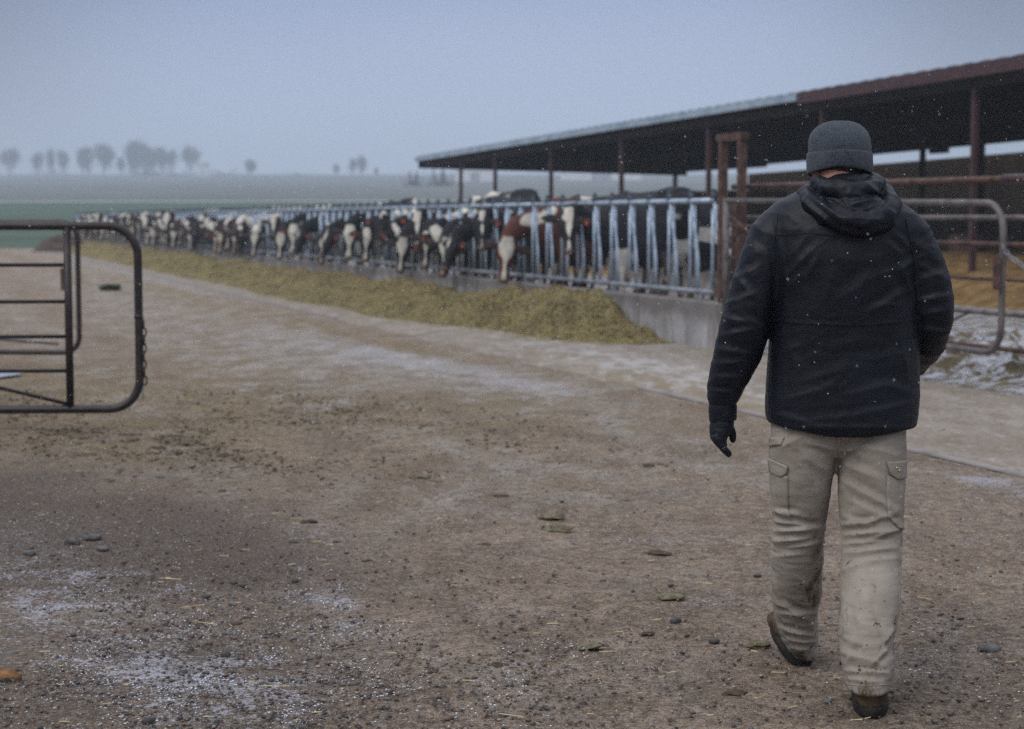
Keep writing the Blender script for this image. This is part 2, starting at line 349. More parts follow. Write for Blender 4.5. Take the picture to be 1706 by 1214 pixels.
def make_ground():
    aF = np.radians(np.linspace(-20, 20, 560)); aB = np.radians(np.linspace(20, 340, 70))[1:-1]
    ang = np.concatenate([aF, aB]); na = len(ang)
    r = [.4]
    while r[-1] < 4.2: r.append(r[-1]*1.25)
    r[-1] = 4.2
    while r[-1] < 26: r.append(r[-1]*1.0042)
    while r[-1] < 2700: r.append(r[-1]*1.018)
    r = np.array(r); nr = len(r)
    R, G = np.meshgrid(r, ang, indexing='ij')
    X = (R*np.sin(G)).ravel(); Y = (R*np.cos(G)).ravel()
    P = np.stack([X, Y, np.zeros_like(X)], 1)
    s = X*DV.x+Y*DV.y; p = X*NV.x+Y*NV.y
    z = terrain(X, Y)
    near = np.exp(-np.maximum(R.ravel()-8, 0)/14)
    px, py = proj(np.stack([X, Y, z], 1)); ahead = Y > 3
    SP = np.stack([s*.5, p*2.2, z*0], 1)
    dirt = (fbm(P, 1.1, 3, 3)*.012+fbm(SP, 1.0, 9, 3)*.012+fbm(P, 9, 5, 3)*.0055)*near+fbm(P, 35, 6, 2)*.0022*near
    inpen = smooth(FP+.0, FP+.5, p)*smooth(S0+3, S0-1, s)
    apr = (p > YP) & (p < FP+.2)
    roughz = (np.abs(fbm(P, 3.2, 41, 4))*.30+fbm(P, .7, 42, 2)*.05)*smooth(.3, 1.2, p-FP)*smooth(S0+2, S0-1, s)
    z2 = z+np.where(apr, fbm(P, 1.0, 9, 2)*.002, dirt)*np.where(Y < 92, 1, 0)+roughz*(Y < 90)
    ppx, ppy = px, py
    litz = np.exp(-((ppx-210)/330)**2-((ppy-700)/70)**2)*(Y > 4)
    z2 = z2+litz*(np.abs(fbm(P, 4.5, 91, 4))*.045+fbm(P, 22, 92, 2)*.010)*(Y < 30)
    bank = smooth(9.0, 13.5, p-FP)*(.35+.2*fbm(P, .6, 77, 3))*smooth(95, 80, Y)*smooth(-10, 0, s)
    z2 = z2+np.where(Y < 92, bank, 0)
    P[:, 2] = z2
    wob = fbm(P, .9, 12, 4)*1.0
    w1 = fbm(P, 2.5, 31, 3)
    g = lambda *a: blob(px, py, *a)
    darkish = g(20, 870, 360, 100, .10)*1.2+g(330, 900, 300, 70, .15)*.7+g(60, 1140, 430, 150)*.85+g(480, 1100, 180, 80)*.45+g(1650, 1180, 160, 80)*.4
    darkish = np.clip(darkish*(1+.5*wob), 0, 1)*ahead
    lit = g(190, 705, 330, 62, .06)*1.5+g(60, 650, 250, 50)*.8+g(560, 680, 260, 30, .12)*.7+g(870, 690, 300, 30, .1)*.5+g(330, 500, 330, 14, .24)*.7+g(600, 560, 300, 12, .22)*.8+g(1150, 650, 240, 22, .2)*.8+g(760, 640, 260, 20, .1)*.5+g(700, 770, 160, 14)*.35
    lit = np.clip(lit*(1+.7*wob)+.10, 0, 1)*ahead
    pale = g(330, 560, 240, 55, .2)*.9+g(700, 620, 330, 38, .15)*1.3+g(430, 640, 160, 30, .1)+g(1150, 610, 240, 40, .2)*1.2+g(760, 820, 260, 60)*.45+g(240, 470, 200, 40, .25)*.9+g(1120, 760, 200, 40)*.5
    trk = sum(a_*np.exp(-((p-p0+.10*np.sin(s*.21+p0))/w_)**2) for p0, w_, a_ in ((5.0, .35, 1), (3.3, .30, .8), (1.6, .32, .9), (-.4, .3, .7), (-2.2, .35, .6), (4.2, .2, -.8), (2.4, .25, -.9), (.6, .3, -.9)))*smooth(7, 13, s)*.55
    pale = np.clip((pale+trk)*(1+.5*wob), 0, 1)*ahead
    fr = g(190, 1030, 380, 140, .45)*.72+g(430, 1150, 380, 100, .1)*.62+g(40, 1000, 120, 70)*.4+g(560, 1010, 130, 60, .6)*.75+g(1130, 905, 200, 18, .02)*.8+g(880, 1120, 160, 55)*.55+g(1180, 1000, 60, 20)*.8+g(820, 640, 300, 30, .1)*1.3+g(1100, 620, 240, 24, .2)*1.5+g(700, 600, 220, 16, .2)*1.3+g(450, 570, 200, 30, .2)*.8+g(1620, 800, 220, 20, .2)*1.3+g(1620, 880, 200, 40)*.7+g(1080, 960, 260, 20)*.5+g(1650, 1080, 200, 80)*.55+g(640, 880, 260, 30)*.35+g(520, 880, 120, 30, .3)*.5
    fr = np.clip(fr*(1+.6*w1), 0, 1.7)*ahead
    fr = fr*(1-.35*np.clip(lit, 0, 1))
    frl = smooth(.55, .1, np.abs(p-(YP-.25)+.1*wob))*smooth(24, 40, s)*1.0       # snow lying along the apron's edge
    fr = np.maximum(fr, frl)
    ai = np.arange(na); J = (ai+1) % na
    i0 = (np.arange(nr-1)[:, None]*na); F = np.stack([i0+ai, i0+J, i0+na+J, i0+na+ai], -1).reshape(-1, 4)[:, ::-1]
    fc = F.mean(1)
    fs = s[F].mean(1); fp = p[F].mean(1); fy = Y[F].mean(1); fx = X[F].mean(1)
    tt = fy-93+.02*fx
    k1 = tt < 0
    isapr = k1 & (fp > YP+.06*np.sin(fs*3.1)) & (fp < FP+.12)
    israf = k1 & (fp >= FP+.12)
    green = (tt >= 0) & (fy < 300+fx*.08)
    far = (tt >= 0) & ~green
    for nm, mask, mt in (('ground', k1 & ~isapr & ~israf, 'ground'), ('concrete_apron', isapr, 'apron'), ('pen_ground', israf, 'rough'), ('green_field', green, 'field1'), ('stubble_field', far, 'field2')):
        f = F[mask]; u, inv = np.unique(f, return_inverse=True); f = inv.reshape(-1, 4)
        me = bpy.data.meshes.new(nm); me.vertices.add(len(u)); me.vertices.foreach_set('co', P[u].ravel())
        me.loops.add(f.size); me.loops.foreach_set('vertex_index', f.ravel().astype(np.int32))
        me.polygons.add(len(f)); me.polygons.foreach_set('loop_start', (np.arange(len(f))*4).astype(np.int32)); me.polygons.foreach_set('loop_total', np.full(len(f), 4, np.int32))
        me.update(calc_edges=True); me.validate()
        if nm in ('ground', 'concrete_apron'):
            for an, av in (('darkish', darkish), ('litter', lit), ('pale', pale), ('frost', fr), ('far', smooth(900, 700, py)*ahead)): attr(me, an, av[u])
        o = link(nm, me, M[mt]); tag(o, kind='structure')
make_ground()
def gz(x, y): return float(terrain(np.array([x]), np.array([y]))[0])
# inner disc under the camera
mb = MB(); mb.V = [(0, 0, -.002)]+[(.42*math.sin(a), .42*math.cos(a), -.002) for a in np.linspace(0, 2*math.pi, 24, endpoint=False)]
mb.F = [(0, 1+(k+1) % 24, 1+k) for k in range(24)]; tag(mb.build('ground', M['ground']), kind='structure')
# pale farm road between the fields
mb = MB(); R1 = []; R2 = []
for k in range(60):
    x = -260+k*9; y = 292+x*.08+3*math.sin(x*.02)
    R1.append((x, y, gz(x, y)+.12)); R2.append((x, y+7, gz(x, y+7)+.16))
mb.V = R1+R2; mb.F = [(k, k+1, 61+k, 60+k) for k in range(59)]
tag(mb.build('farm_road', simple('pale_frosty_road', (.30, .32, .34), (.42, .44, .46), .3, obj=False)), kind='structure')
# dark ridge of the apron joint
mb = MB()
for s0 in np.arange(-6, 92, 3.0):
    if 12 < s0 < 27: continue
    a = A(s0, YP, .004); b = A(s0+2.99, YP, .004)
    mb.add([a-NV*.035, a+NV*.03, b+NV*.03, b-NV*.035, a-NV*.03+Vector((0, 0, .012)), a+NV*.028+Vector((0, 0, .014)), b+NV*.028+Vector((0, 0, .014)), b-NV*.03+Vector((0, 0, .012))], [(4, 5, 6, 7), (0, 4, 7, 3), (1, 2, 6, 5), (0, 1, 5, 4), (3, 7, 6, 2)])
tag(mb.build('apron_edge', simple('dark_joint', (.17, .155, .15), (.26, .24, .235), 3, obj=False), sm=False), kind='structure')
# ------------------------------------------------------------------ far things
def tree_proto(seed, h, w, lean=0):
    r = random.Random(seed); tr = MB(); cr = MB()
    tips = []
    def br(p, d, L, rad, dep):
        q = p+d*L
        tr.tube([p, (p+q)/2+Vector((r.uniform(-.05, .05)*L, r.uniform(-.05, .05)*L, 0)), q], [rad, rad*.8, rad*.62], 5, False)
        if dep < 4: tips.append(q); tips.append((p+q)/2)
        if dep == 0: return
        for k in range(r.choice((2, 3, 3))):
            a = r.uniform(0, 2*math.pi); sp = r.uniform(.25, .6)*w
            nd = (d+Vector((math.cos(a)*sp, math.sin(a)*sp, .25))).normalized()
            br(q, nd, L*r.uniform(.65, .98), rad*.62, dep-1)
    br(Vector((0, 0, 0)), Vector((lean, 0, 1)), h*.17, h*.018, 4)
    V = []; F = []
    for q in tips:
        for k in range(9):
            c = q+Vector((r.gauss(0, 1), r.gauss(0, 1), r.gauss(0, 1)))*h*.075
            a = Vector((r.gauss(0, 1), r.gauss(0, 1), abs(r.gauss(0, 1))+.4)).normalized()*h*.05; b = a.cross(Vector((r.random(), r.random(), r.random()))).normalized()*h*.0042
            n = len(V); V += [c-a-b, c+a-b, c+a+b, c-a+b]; F.append((n, n+1, n+2, n+3))
    return tr.me('trunk'), mesh('crown', V, F)
TP = [tree_proto(1, 14, .8), tree_proto(2, 13, .6), tree_proto(3, 15, 1.0), tree_proto(5, 12, .7, .1)]
tl = [(20, 45, 0), (66, 44, 1), (92, 48, 3), (110, 46, 1), (141, 48, 1), (152, 50, 3), (176, 48, 2), (205, 36, 1), (222, 46, 3), (232, 52, 2), (243, 50, 0), (256, 47, 1), (270, 44, 2), (288, 48, 1), (322, 48, 0), (418, 26, 2), (562, 22, 1), (588, 30, 0), (603, 32, 2), (628, 16, 3)]
ordn = ['first', 'second', 'third', 'fourth', 'fifth', 'sixth', 'seventh', 'eighth', 'ninth', 'tenth', 'eleventh', 'twelfth', 'thirteenth', 'fourteenth', 'fifteenth', 'sixteenth', 'seventeenth', 'eighteenth', 'nineteenth', 'twentieth']
for i, (px, hp, v) in enumerate(tl):
    Y = 1040+random.uniform(-30, 30); X = (px-853)/FPX*Y; h = hp/FPX*Y
    t = empty('bare_tree', (X, Y, gz(X, Y)-1.5), f'hazy bare tree on the far ridge, {ordn[i]} from the left edge', 'tree', 'bare trees on the far ridge', random.uniform(0, 6))
    sc = h/9.4; wf = random.uniform(.65, 1.0); t.scale = (sc*wf, sc*wf, sc)
    link('trunk', TP[v][0], M['bark'], t); link('crown', TP[v][1], M['twig'], t, sm=False)
def shrub(px, py, wpx, hpx, Y, label):
    Y = Y*1.35
    X = (px-853)/FPX*Y; w = wpx/FPX*Y; h = hpx/FPX*Y; V = []; F = []
    for k in range(1100):
        a = random.uniform(0, 6.28); rr = abs(random.gauss(0, .45))*w*.55; zz = random.random()**1.3*h*(.55+.45*math.sin(rr*math.cos(a)/w*17+px))
        c = Vector((X+rr*math.cos(a), Y+rr*math.sin(a), gz(X, Y)+zz)); u = Vector((random.gauss(0, 1), random.gauss(0, 1), random.gauss(0, 1))).normalized()*h*.09; v = u.cross(Vector((0, 0, 1))).normalized()*h*.02
        n = len(V); V += [c-u-v, c+u-v, c+u+v, c-u+v]; F.append((n, n+1, n+2, n+3))
    o = link('bare_shrub', mesh('bare_shrub', V, F), M['twig'], sm=False); o.location = (0, 0, 0)
    tag(o, label, 'shrub', 'shrubs on the hillside'); return o
shrub(690, 320, 30, 26, 420, 'low dark shrub on the hazy hillside just left of the barn roof')
shrub(735, 318, 44, 30, 420, 'wide dark shrub on the hazy hillside below the barn roof tip')
shrub(245, 300, 90, 20, 775, 'broad low thicket at the foot of the ridge trees')
shrub(90, 300, 220, 11, 775, 'long low thicket joining the leftmost ridge trees')
shrub(300, 300, 110, 13, 775, 'ragged hedge below the rightmost ridge trees')
shrub(375, 300, 90, 12, 775, 'thin low hedge right of the ridge trees')
shrub(500, 300, 120, 8, 775, 'long faint hedge along the middle of the ridge')
def shed(px, Y, w, d, h, label):
    Y *= 1.3; w *= 1.3; d *= 1.3; h *= 1.3; X = (px-853)/FPX*Y; z = gz(X, Y)-.3; t = empty('farm_shed', (X, Y, z), label, 'shed')
    MB().box((0, 0, h/2), (w/2, d/2, h/2)).build('wall', M['shed'], t, sm=False)
    b = MB(); b.add([(-w/2-.4, -d/2-.4, h+.01), (w/2+.4, -d/2-.4, h+.01), (w/2+.4, d/2+.4, h+.01), (-w/2-.4, d/2+.4, h+.01), (-w/2-.4, 0, h*1.4), (w/2+.4, 0, h*1.4)], [(0, 1, 5, 4), (2, 3, 4, 5), (0, 4, 3), (1, 2, 5), (0, 3, 2, 1)])
    b.build('roof', M['shedroof'], t, sm=False)
    MB().box((0, -d/2-.03, h*.35), (w*.12, .03, h*.35)).build('door', M['shedroof'], t, sm=False)
shed(341, 760, 4, 4, 4.5, 'tiny white farm shed at the right end of the ridge trees')
shed(792, 560, 12, 9, 4, 'pale farm building in the haze between the barn posts')
shed(1000, 600, 26, 10, 4, 'long pale farm building in the haze under the barn roof')
# manure heap at the end of the lane
def heap(name, cx, cy, rx, ry, h, mat, label, cat, seed):
    n = 40; V = []; F = []
    for i in range(n+1):
        for j in range(n+1):
            u = i/n*2-1; v = j/n*2-1; V.append((cx+u*rx, cy+v*ry, 0))
    V = np.array(V); rr = np.sqrt(((V[:, 0]-cx)/rx)**2+((V[:, 1]-cy)/ry)**2)
    V[:, 2] = h*smooth(1, .25, rr+.18*fbm(V, .8, seed, 3))*(1+.25*fbm(V, 1.1, seed+3, 3))-.02
    for i in range(n):
        for j in range(n): a = i*(n+1)+j; F.append((a, a+n+1, a+n+2, a+1))
    return tag(link(name, mesh(name, V, F), mat), label, cat, kind='stuff')
e = gp(92, 418); heap('manure_heap', e.x+.4, e.y, 1.5, 3, .75, M['manure'], 'dark brown heap at the far end of the feed lane', 'heap', 5)
# tuft on the lane
def tuft(px, py, w, label):
    g = gp(px, py); V = []; F = []
    for k in range(160):
        a = random.uniform(0, 6.28); rr = random.random()*w/2; c = Vector((g.x+rr*math.cos(a), g.y+rr*math.sin(a), 0)); d = Vector((math.cos(a)*.5, math.sin(a)*.5, 1)).normalized()*random.uniform(.5, 1)*w*.42; s = Vector((-math.sin(a), math.cos(a), 0))*w*.05
        n = len(V); V += [c-s, c+s, c+d*.6+s, c+d, c+d*.6-s]; F.append((n, n+1, n+2, n+3, n+4))
    tag(link('weed_tuft', mesh('weed_tuft', V, F), M['weed'], sm=False), label, 'weed')
tuft(184, 484, .42, 'small dark green weed tuft on the lane behind the left gate')
# frozen puddle at left edge
g = gp(-15, 628); V = []; n = 40
for k in range(n):
    a = 2*math.pi*k/n; r_ = 1+.2*math.sin(3*a+1)+.1*math.sin(7*a); V.append((g.x-.05+.24*r_*math.cos(a), g.y+.5*r_*math.sin(a), .018))
tag(link('puddle', mesh('puddle', V, [tuple(range(n))]), M['ice'], sm=False), kind='structure')
# ------------------------------------------------------------------ curb, feed, headlocks
CH = .54
mb = MB(); segs = np.arange(18.55, S1+1, 2.0); rings = []
for s in segs:
    w = .006*math.sin(s*1.7)
    rings.append([A(s, FP+w, -.05), A(s, FP+.17, -.05), A(s, FP+.17, CH), A(s, FP+.02+w, CH), A(s, FP+w, CH-.02)])
mb.loft(rings); o = mb.build('feed_curb', M['concrete'], sm=False); tag(o, 'long low stained concrete wall under the row of headlocks', 'wall')
# feed windrow
def make_feed():
    ns = 620; npp = 40; s = S0+.9+np.linspace(0, 1, ns)**1.6*(S1-S0-1)
    Sg, Tg = np.meshgrid(s, np.linspace(0, 1, npp), indexing='ij')
    near = Sg-S0
    Pn = np.stack([Sg.ravel(), Tg.ravel()*0, Tg.ravel()*0], 1)
    lum = 1
    wd = (1.22+.75*smooth(2, 8, near)+.22*fbm(Pn, .5, 3, 3).reshape(Sg.shape)*np.minimum(near/3, 1))*smooth(-.2, 2.0, near)
    ht = (.54-.27*smooth(4.5, 8.5, near)+.03*smooth(20, 40, near)+.12*fbm(Pn, .35, 8, 3).reshape(Sg.shape))*smooth(.95, 3.3, near)
    p = FP-.01-wd*Tg
    prof = np.sin(np.clip((1-Tg)*1.12, 0, 1)**.9*math.pi*.5)**1.15*smooth(-.35, .22, Tg)
    z = ht*prof
    V = np.stack([DV.x*Sg+NV.x*p, DV.y*Sg+NV.y*p, z], -1).reshape(-1, 3)
    nz = fbm(V, 1.6, 21, 4)*.10+np.abs(fbm(V, 3.0, 22, 4))*.24+fbm(V, 14, 23, 3)*.05
    nz = nz+fbm(V, 1.1, 61, 2)*.09
    V[:, 2] = np.maximum(V[:, 2]+nz*smooth(0, .12, z.ravel())-.004, -.01)
    i = np.arange(ns-1)[:, None]*npp+np.arange(npp-1); F = np.stack([i, i+npp, i+npp+1, i+1], -1).reshape(-1, 4)
    o = link('feed_windrow', mesh('feed_windrow', V, F[:, ::-1]), M['silage']); tag(o, 'long olive yellow windrow of chopped feed along the concrete wall', 'feed', kind='stuff')
    # loose stalks over the pile and its foot
    V2 = []; F2 = []
    for k in range(9000):
        ss = S0+.8+random.random()**1.7*36; near_ = ss-S0; t = random.random()**.8*1.12
        idx = int(np.clip(np.searchsorted(s, ss), 1, ns-1)); jt = int(min(t, .999)*(npp-1)); q = V[idx*npp+jt]
        c = Vector((q[0], q[1], max(q[2], 0)+.008))
        if t > 1: c = c-NV*random.uniform(0, .35); c.z = .008
        a = random.uniform(0, 6.28); L = random.uniform(.015, .05); d = Vector((math.cos(a), math.sin(a), random.uniform(-.1, .6)))*L; w = Vector((-math.sin(a), math.cos(a), .3))*.004
        n = len(V2); V2 += [c-w, c+d-w, c+d+w, c+w]; F2.append((n, n+1, n+2, n+3))
    o2 = link('feed_stalks', mesh('feed_stalks', V2, F2), M['silage_bit'], sm=False); tag(o2, 'loose pale stalks scattered over the feed windrow', 'feed stalks', kind='stuff')
make_feed()
ZT = 1.70; ZB = .64; LK = .64
def lock_meshes():
    f = MB().tube([(0, 0, ZB), (0, 0, ZT-.02)], .021, 8); f = f.me('fixed_bar')
    k = MB()      # swinging neck bar: slants toward the near end, then a straight leg to the bottom rail
    k.tube([(.0, -.03, ZT-.02), (.0, -.06, ZT-.12), (0, -.20, 1.14), (0, -.235, .98), (0, -.24, ZB+.0)], .019, 8)
    k.tube([(.03, -.05, ZT-.05), (.03, -.10, 1.12), (.03, -.12, ZB)], .017, 8)
    k.tube([(.0, -.20, 1.14), (.03, -.10, 1.12)], .014, 6)
    sw = k.me('swing_bar')
    l = MB(); l.box((0, -.03, ZT+.05), (.02, .045, .05)); l.ball((0, -.03, ZT+.11), (.028, .04, .03), 8, 5); l.box((0, -.03, ZT-.03), (.03, .02, .05)); lt = l.me('latch')
    return f, sw, lt
FB, SB, LT = lock_meshes()
def sides(nm): return nm
panel_words = ['nearest', 'second nearest', 'third nearest', 'fourth nearest', 'fifth nearest', 'sixth nearest', 'seventh nearest', 'eighth nearest', 'ninth nearest', 'tenth nearest', 'eleventh nearest', 'second farthest', 'farthest']
PL = LK*10
for i in range(13):
    s0 = S0-.0+i*PL; loc = A(s0, FP+.085, 0)
    t = empty('headlock_panel', loc, f'{panel_words[i]} galvanised headlock panel on the concrete wall', 'headlock panel', 'headlock panels along the feed lane', ROTD)
    MB().tube([(0, .012, ZT), (0, PL-.012, ZT)], .030, 10).build('top_rail', M['galv'], t)
    MB().tube([(.0, .012, ZB), (0, PL-.012, ZB)], .030, 10).build('bottom_rail', M['galv_dirty'], t)
    for k in range(3):
        b = MB(); y = .35+k*(PL-.7)/2; b.tube([(0, y, CH-.002), (0, y, ZB-.02)], .03, 8); b.box((0, y, CH+.006), (.06, .07, .008)); b.build('foot', M['galv_dirty'], t)
    for k in range(10):
        y = LK*k+.06
        for me, mt in ((FB, 'galv'), (SB, 'galv'), (LT, 'darkmetal')):
            o = link(me.name.split('.')[0], me, M[mt], t); o.location = (0, y+ (.02 if me is LT else 0), 0)
# narrow pass frame at the near end of the fence
t = empty('post_frame', A(S0-.25, FP+.08, 0), 'tall rusty double post with a cap beam at the near end of the headlocks', 'post')
base = t.location
for q, zz in ((0, 0), (1, -.02)):
    b = MB(); s = S0-.22-q*.50; a0 = A(s, FP+.075, CH-.01); a1 = A(s, FP+.075, 2.36)
    b.beam(a0, a1, .085, .085, NV); b.build('post', M['rust'], t, True, sm=False)
b = MB(); b.beam(A(S0-.13, FP+.075, 2.405), A(S0-.80, FP+.075, 2.405), .10, .085); b.build('cap_beam', M['rust'], t, True, sm=False)
b = MB(); b.beam(A(S0-.02, FP+.085, ZB), A(S0-.7, FP+.085, ZB), .05, .10); b.build('kick_plate', M['rust'], t, True, sm=False)
# ------------------------------------------------------------------ gates
def rounded(p0, p1, zb, zt, r, both=False, n=7):
    """closed gate outline points in the vertical plane p0..p1; corners at p1 rounded (and at p0 if both)"""
    p0 = Vector(p0); p1 = Vector(p1); d = (p1-p0); L = d.length; d.normalize(); pts = []
    def P(u, z, l=0): return p0+d*u+Vector((0, 0, z))
    return d, L, P
def make_gate(name, label, p0, p1, zb, zt, r, pr, rails, mat, railmat, railr, ups, brace=None, sag=0, cat='gate', group=None):
    p0 = Vector((*p0[:2], 0)); p1 = Vector((*p1[:2], 0)); d = (p1-p0); L = d.length; d.normalize()
    t = empty(name, p0, label, cat, group)
    def P(u, z): return p0+d*u+Vector((0, 0, z-sag*u/L))
    pts = [P(0, zb), P(L-r, zb)]
    for k in range(1, 8): a = math.pi/2*k/8; pts.append(P(L-r+r*math.sin(a), zb+r-r*math.cos(a)))
    pts += [P(L, zb+r), P(L, zt-r)]
    for k in range(1, 8): a = math.pi/2*k/8; pts.append(P(L-r+r*math.cos(a), zt-r+r*math.sin(a)))
    pts += [P(L-r, zt), P(0, zt)]
    MB().tube(pts, pr, 12).build('gate_frame', mat, t, True)
    MB().tube([P(0, zb-.05), P(0, zt+.03)], pr*1.05, 12).build('hinge_stile', mat, t, True)
    for u in ups: MB().tube([P(u, zb), P(u, zt)], pr*.95, 12).build('upright', mat, t, True)
    ue = max(ups) if ups else L
    for z in rails:
        MB().tube([P(0, z), P(ue, z)], railr, 8).build('rail', railmat, t, True)
    if brace: MB().tube([P(brace[0], brace[1]), P(brace[2], brace[3])], railr, 8).build('brace', railmat, t, True)
    return t, P, L, d
# near left gate
Yg = 12.8
e1 = at(231, 520, Yg); pr1 = Vector((e1.x, Yg, 0)); pl1 = Vector((e1.x-4.9, Yg-.25, 0))
zz = lambda py, Y: at(100, py, Y).z
t, P, L, d = make_gate('left_gate', 'near dark pipe gate with a rounded end and a hanging chain, left edge', pl1, pr1, zz(681, Yg), zz(376, Yg), .21, .029,
    [zz(y, Yg) for y in (441, 502, 560, 617)], M['pipe'], M['pipe'], .0135, [4.9-(231-117)/FPX*Yg, 2.2], (2.3, zz(560, Yg)+.05, 4.9-(231-112)/FPX*Yg, zz(672, Yg)))
t.name = 'pipe_gate'
# collar and chain
MB().tube([P(L, zz(530, Yg)), P(L, zz(524, Yg))], .033, 12).build('collar', M['pipe'], t, True)
def chain(pts, parent, mat, link_len=.035, wr=.004):
    b = MB(); tot = 0; pts = [Vector(p) for p in pts]; k = 0
    for a, c in zip(pts[:-1], pts[1:]):
        n = max(1, int((c-a).length/link_len))
        for i in range(n):
            p = a+(c-a)*(i+.5)/n; dd = (c-a).normalized(); side = dd.cross(Vector((0, 1, 0))) if k % 2 else dd.cross(Vector((1, 0, 0)))
            if side.length < .1: side = Vector((0, 0, 1))
            side.normalize(); ring = []
            for q in range(11):
                an = 2*math.pi*q/10; ring.append(p+dd*math.cos(an)*link_len*.62+side*math.sin(an)*link_len*.32)
            b.tube(ring, wr, 5, False); k += 1
    return b.build('chain', mat, parent, True)
xz = lambda px, py, Y=Yg: at(px, py, Y)
chain([xz(238, 532), xz(240, 560), xz(239, 600), xz(241, 640)], t, M['pipe'], .055, .0065)
MB().tube([xz(239, 640), xz(238, 666)], .006, 6).build('chain_hook', M['galv_dirty'], t, True)
b = MB(); b.tube([pl1-d*.12+Vector((0, 0, -.02)), pl1-d*.12+Vector((0, 0, 1.75))], .07, 14); tag(b.build('gate_post', M['rust']), 'round rusty hinge post of the near left gate', 'post')
# far left gate
Yg2 = 18.2
e2 = at(131, 500, Yg2); pr2 = Vector((e2.x, Yg2, 0)); pl2 = Vector((e2.x-4.3, Yg2+.35, 0))
t, P, L, d = make_gate('pipe_gate', 'far dark pipe gate seen through the near left gate', pl2, pr2, zz(587, Yg2), zz(370, Yg2), .16, .026,
    [zz(y, Yg2) for y in (426, 480, 532)], M['pipe'], M['greypipe'], .014, [2.0], (2.1, zz(548, Yg2), 4.1, zz(573, Yg2)))
q = at(107, 465, Yg2); MB().box(q, (.03, .03, .11)).build('latch', M['rust'], t, True, sm=False)
b = MB(); b.tube([pl2-d*.12+Vector((0, 0, -.02)), pl2-d*.12+Vector((0, 0, 1.75))], .07, 14); tag(b.build('gate_post', M['rust']), 'round rusty hinge post of the far left gate', 'post')
# right gate (rounded end) and the pipe fence behind it
h1 = at(1208, 420, 20.6); f1 = at(1670, 450, 15.6)
zr = lambda py, Y: at(1668, py, Y).z
t, P, L, d = make_gate('pipe_gate', 'grey pipe gate with a rounded end behind the man', h1, f1, zr(590, 15.6)+.07, zr(338, 15.6)+.07, .24, .029,
    [1.37+.05, 1.0+.06, .72+.06], M['greypipe'], M['rust'], .015, [0.05, 2.6], (.2, 1.5, 2.5, .6), sag=.07)
chain([at(1668, 405, 15.55), at(1680, 425, 15.45), at(1712, 448, 15.3)], t, M['galv_dirty'], .05, .005)
b = MB(); b.box(at(1661, 455, 15.56), (.03, .02, .14)); b.build('latch', M['rust'], t, True, sm=False)
g0 = at(1216, 420, 21.2); g1 = at(1706, 450, 15.9); dd = Vector((g1.x-g0.x, g1.y-g0.y, 0)); L0 = dd.length; dd.normalize()
g0 = Vector((g0.x, g0.y, 0)); LL = L0+3.0
t = empty('pipe_fence', g0, 'brown pipe fence with five rails running behind the right gate', 'fence')
for z, mt in ((1.505, 'greypipe'), (1.27, 'rust'), (.96, 'rust'), (.66, 'greypipe'), (.35, 'rust')):
    MB().tube([g0+Vector((0, 0, z)), g0+dd*LL+Vector((0, 0, z-.01))], .024 if z != .96 else .016, 10).build('rail', M[mt], t, True)
for u in (0.1, 2.0, LL-.1): MB().tube([g0+dd*u+Vector((0, 0, -.05)), g0+dd*u+Vector((0, 0, 1.72 if u < 3 else 1.9))], .036, 10).build('post', M['rust'], t, True)
MB().tube([g0+dd*(L0-1.75)+Vector((0, 0, .35)), g0+dd*(L0-.75)+Vector((0, 0, .66))], .012, 8).build('brace', M['rust'], t, True)
# the header pipe above
a = at(1222, 311, 20.9); b_ = at(1712, 297, 15.7); v = (b_-a)
t = empty('header_pipe', a, 'long red brown pipe above the right gate', 'pipe')
MB().tube([a, a+v*1.35], .032, 12).build('pipe', M['rust'], t, True)
MB().tube([a+v*.94, a+v*1.06], .043, 12).build('sleeve', M['redpaint'], t, True)
MB().tube([a+v*1.34, Vector(((a+v*1.34).x, (a+v*1.34).y, -.05))], .04, 12).build('post', M['rust'], t, True)
# thin stays behind gate
# ------------------------------------------------------------------ barn
def Hn(s): return 4.46-.0123*(s-29.4)
BP, BF = 19.7, 31.0
SB0, SB1 = 8.0, 70.9
barn = empty('shade_barn', A(40, BP, 0), 'long open sided barn with a dark sloping roof at the right', 'barn')
n = 46; V = []; F = []
Ls = np.linspace(SB0, SB1, 330)
for k, s in enumerate(Ls):
    c = .018*math.sin(k*2.1)
    V += [A(s, BP-.25, Hn(s)+.03+c), A(s, BF+.2, Hn(s)-.25+c), A(s, BP-.25, Hn(s)-.0+c), A(s, BF+.2, Hn(s)-.28+c)]
for k in range(len(Ls)-1):
    a = k*4; F += [(a, a+4, a+5, a+1), (a+2, a+3, a+7, a+6), (a, a+2, a+6, a+4), (a+1, a+5, a+7, a+3)]
F += [(0, 1, 3, 2), (a+4, a+6, a+7, a+5)]
link('roof', mesh('roof', V, F), M['roofmetal'], barn, True, sm=False)
sx = sof(1329, BP-.3)
b = MB(); b.beam(A(SB1-.02, BP-.33, Hn(SB1)-.10), A(sx+.01, BP-.33, Hn(sx)-.10), .10, .17); b.build('gutter', M['gutter'], barn, True, sm=False)
b = MB(); b.beam(A(sx, BP-.33, Hn(sx)-.13), A(SB0, BP-.33, Hn(SB0)-.13), .06, .26); b.build('fascia', M['redpaint'], barn, True, sm=False)
b = MB(); b.beam(A(SB1+.05, BP-.2, Hn(SB1)-.24), A(SB1+.05, BF+.1, Hn(SB1)-.28-.17), .05, .40); b.build('end_trim', M['under'], barn, True, sm=False)
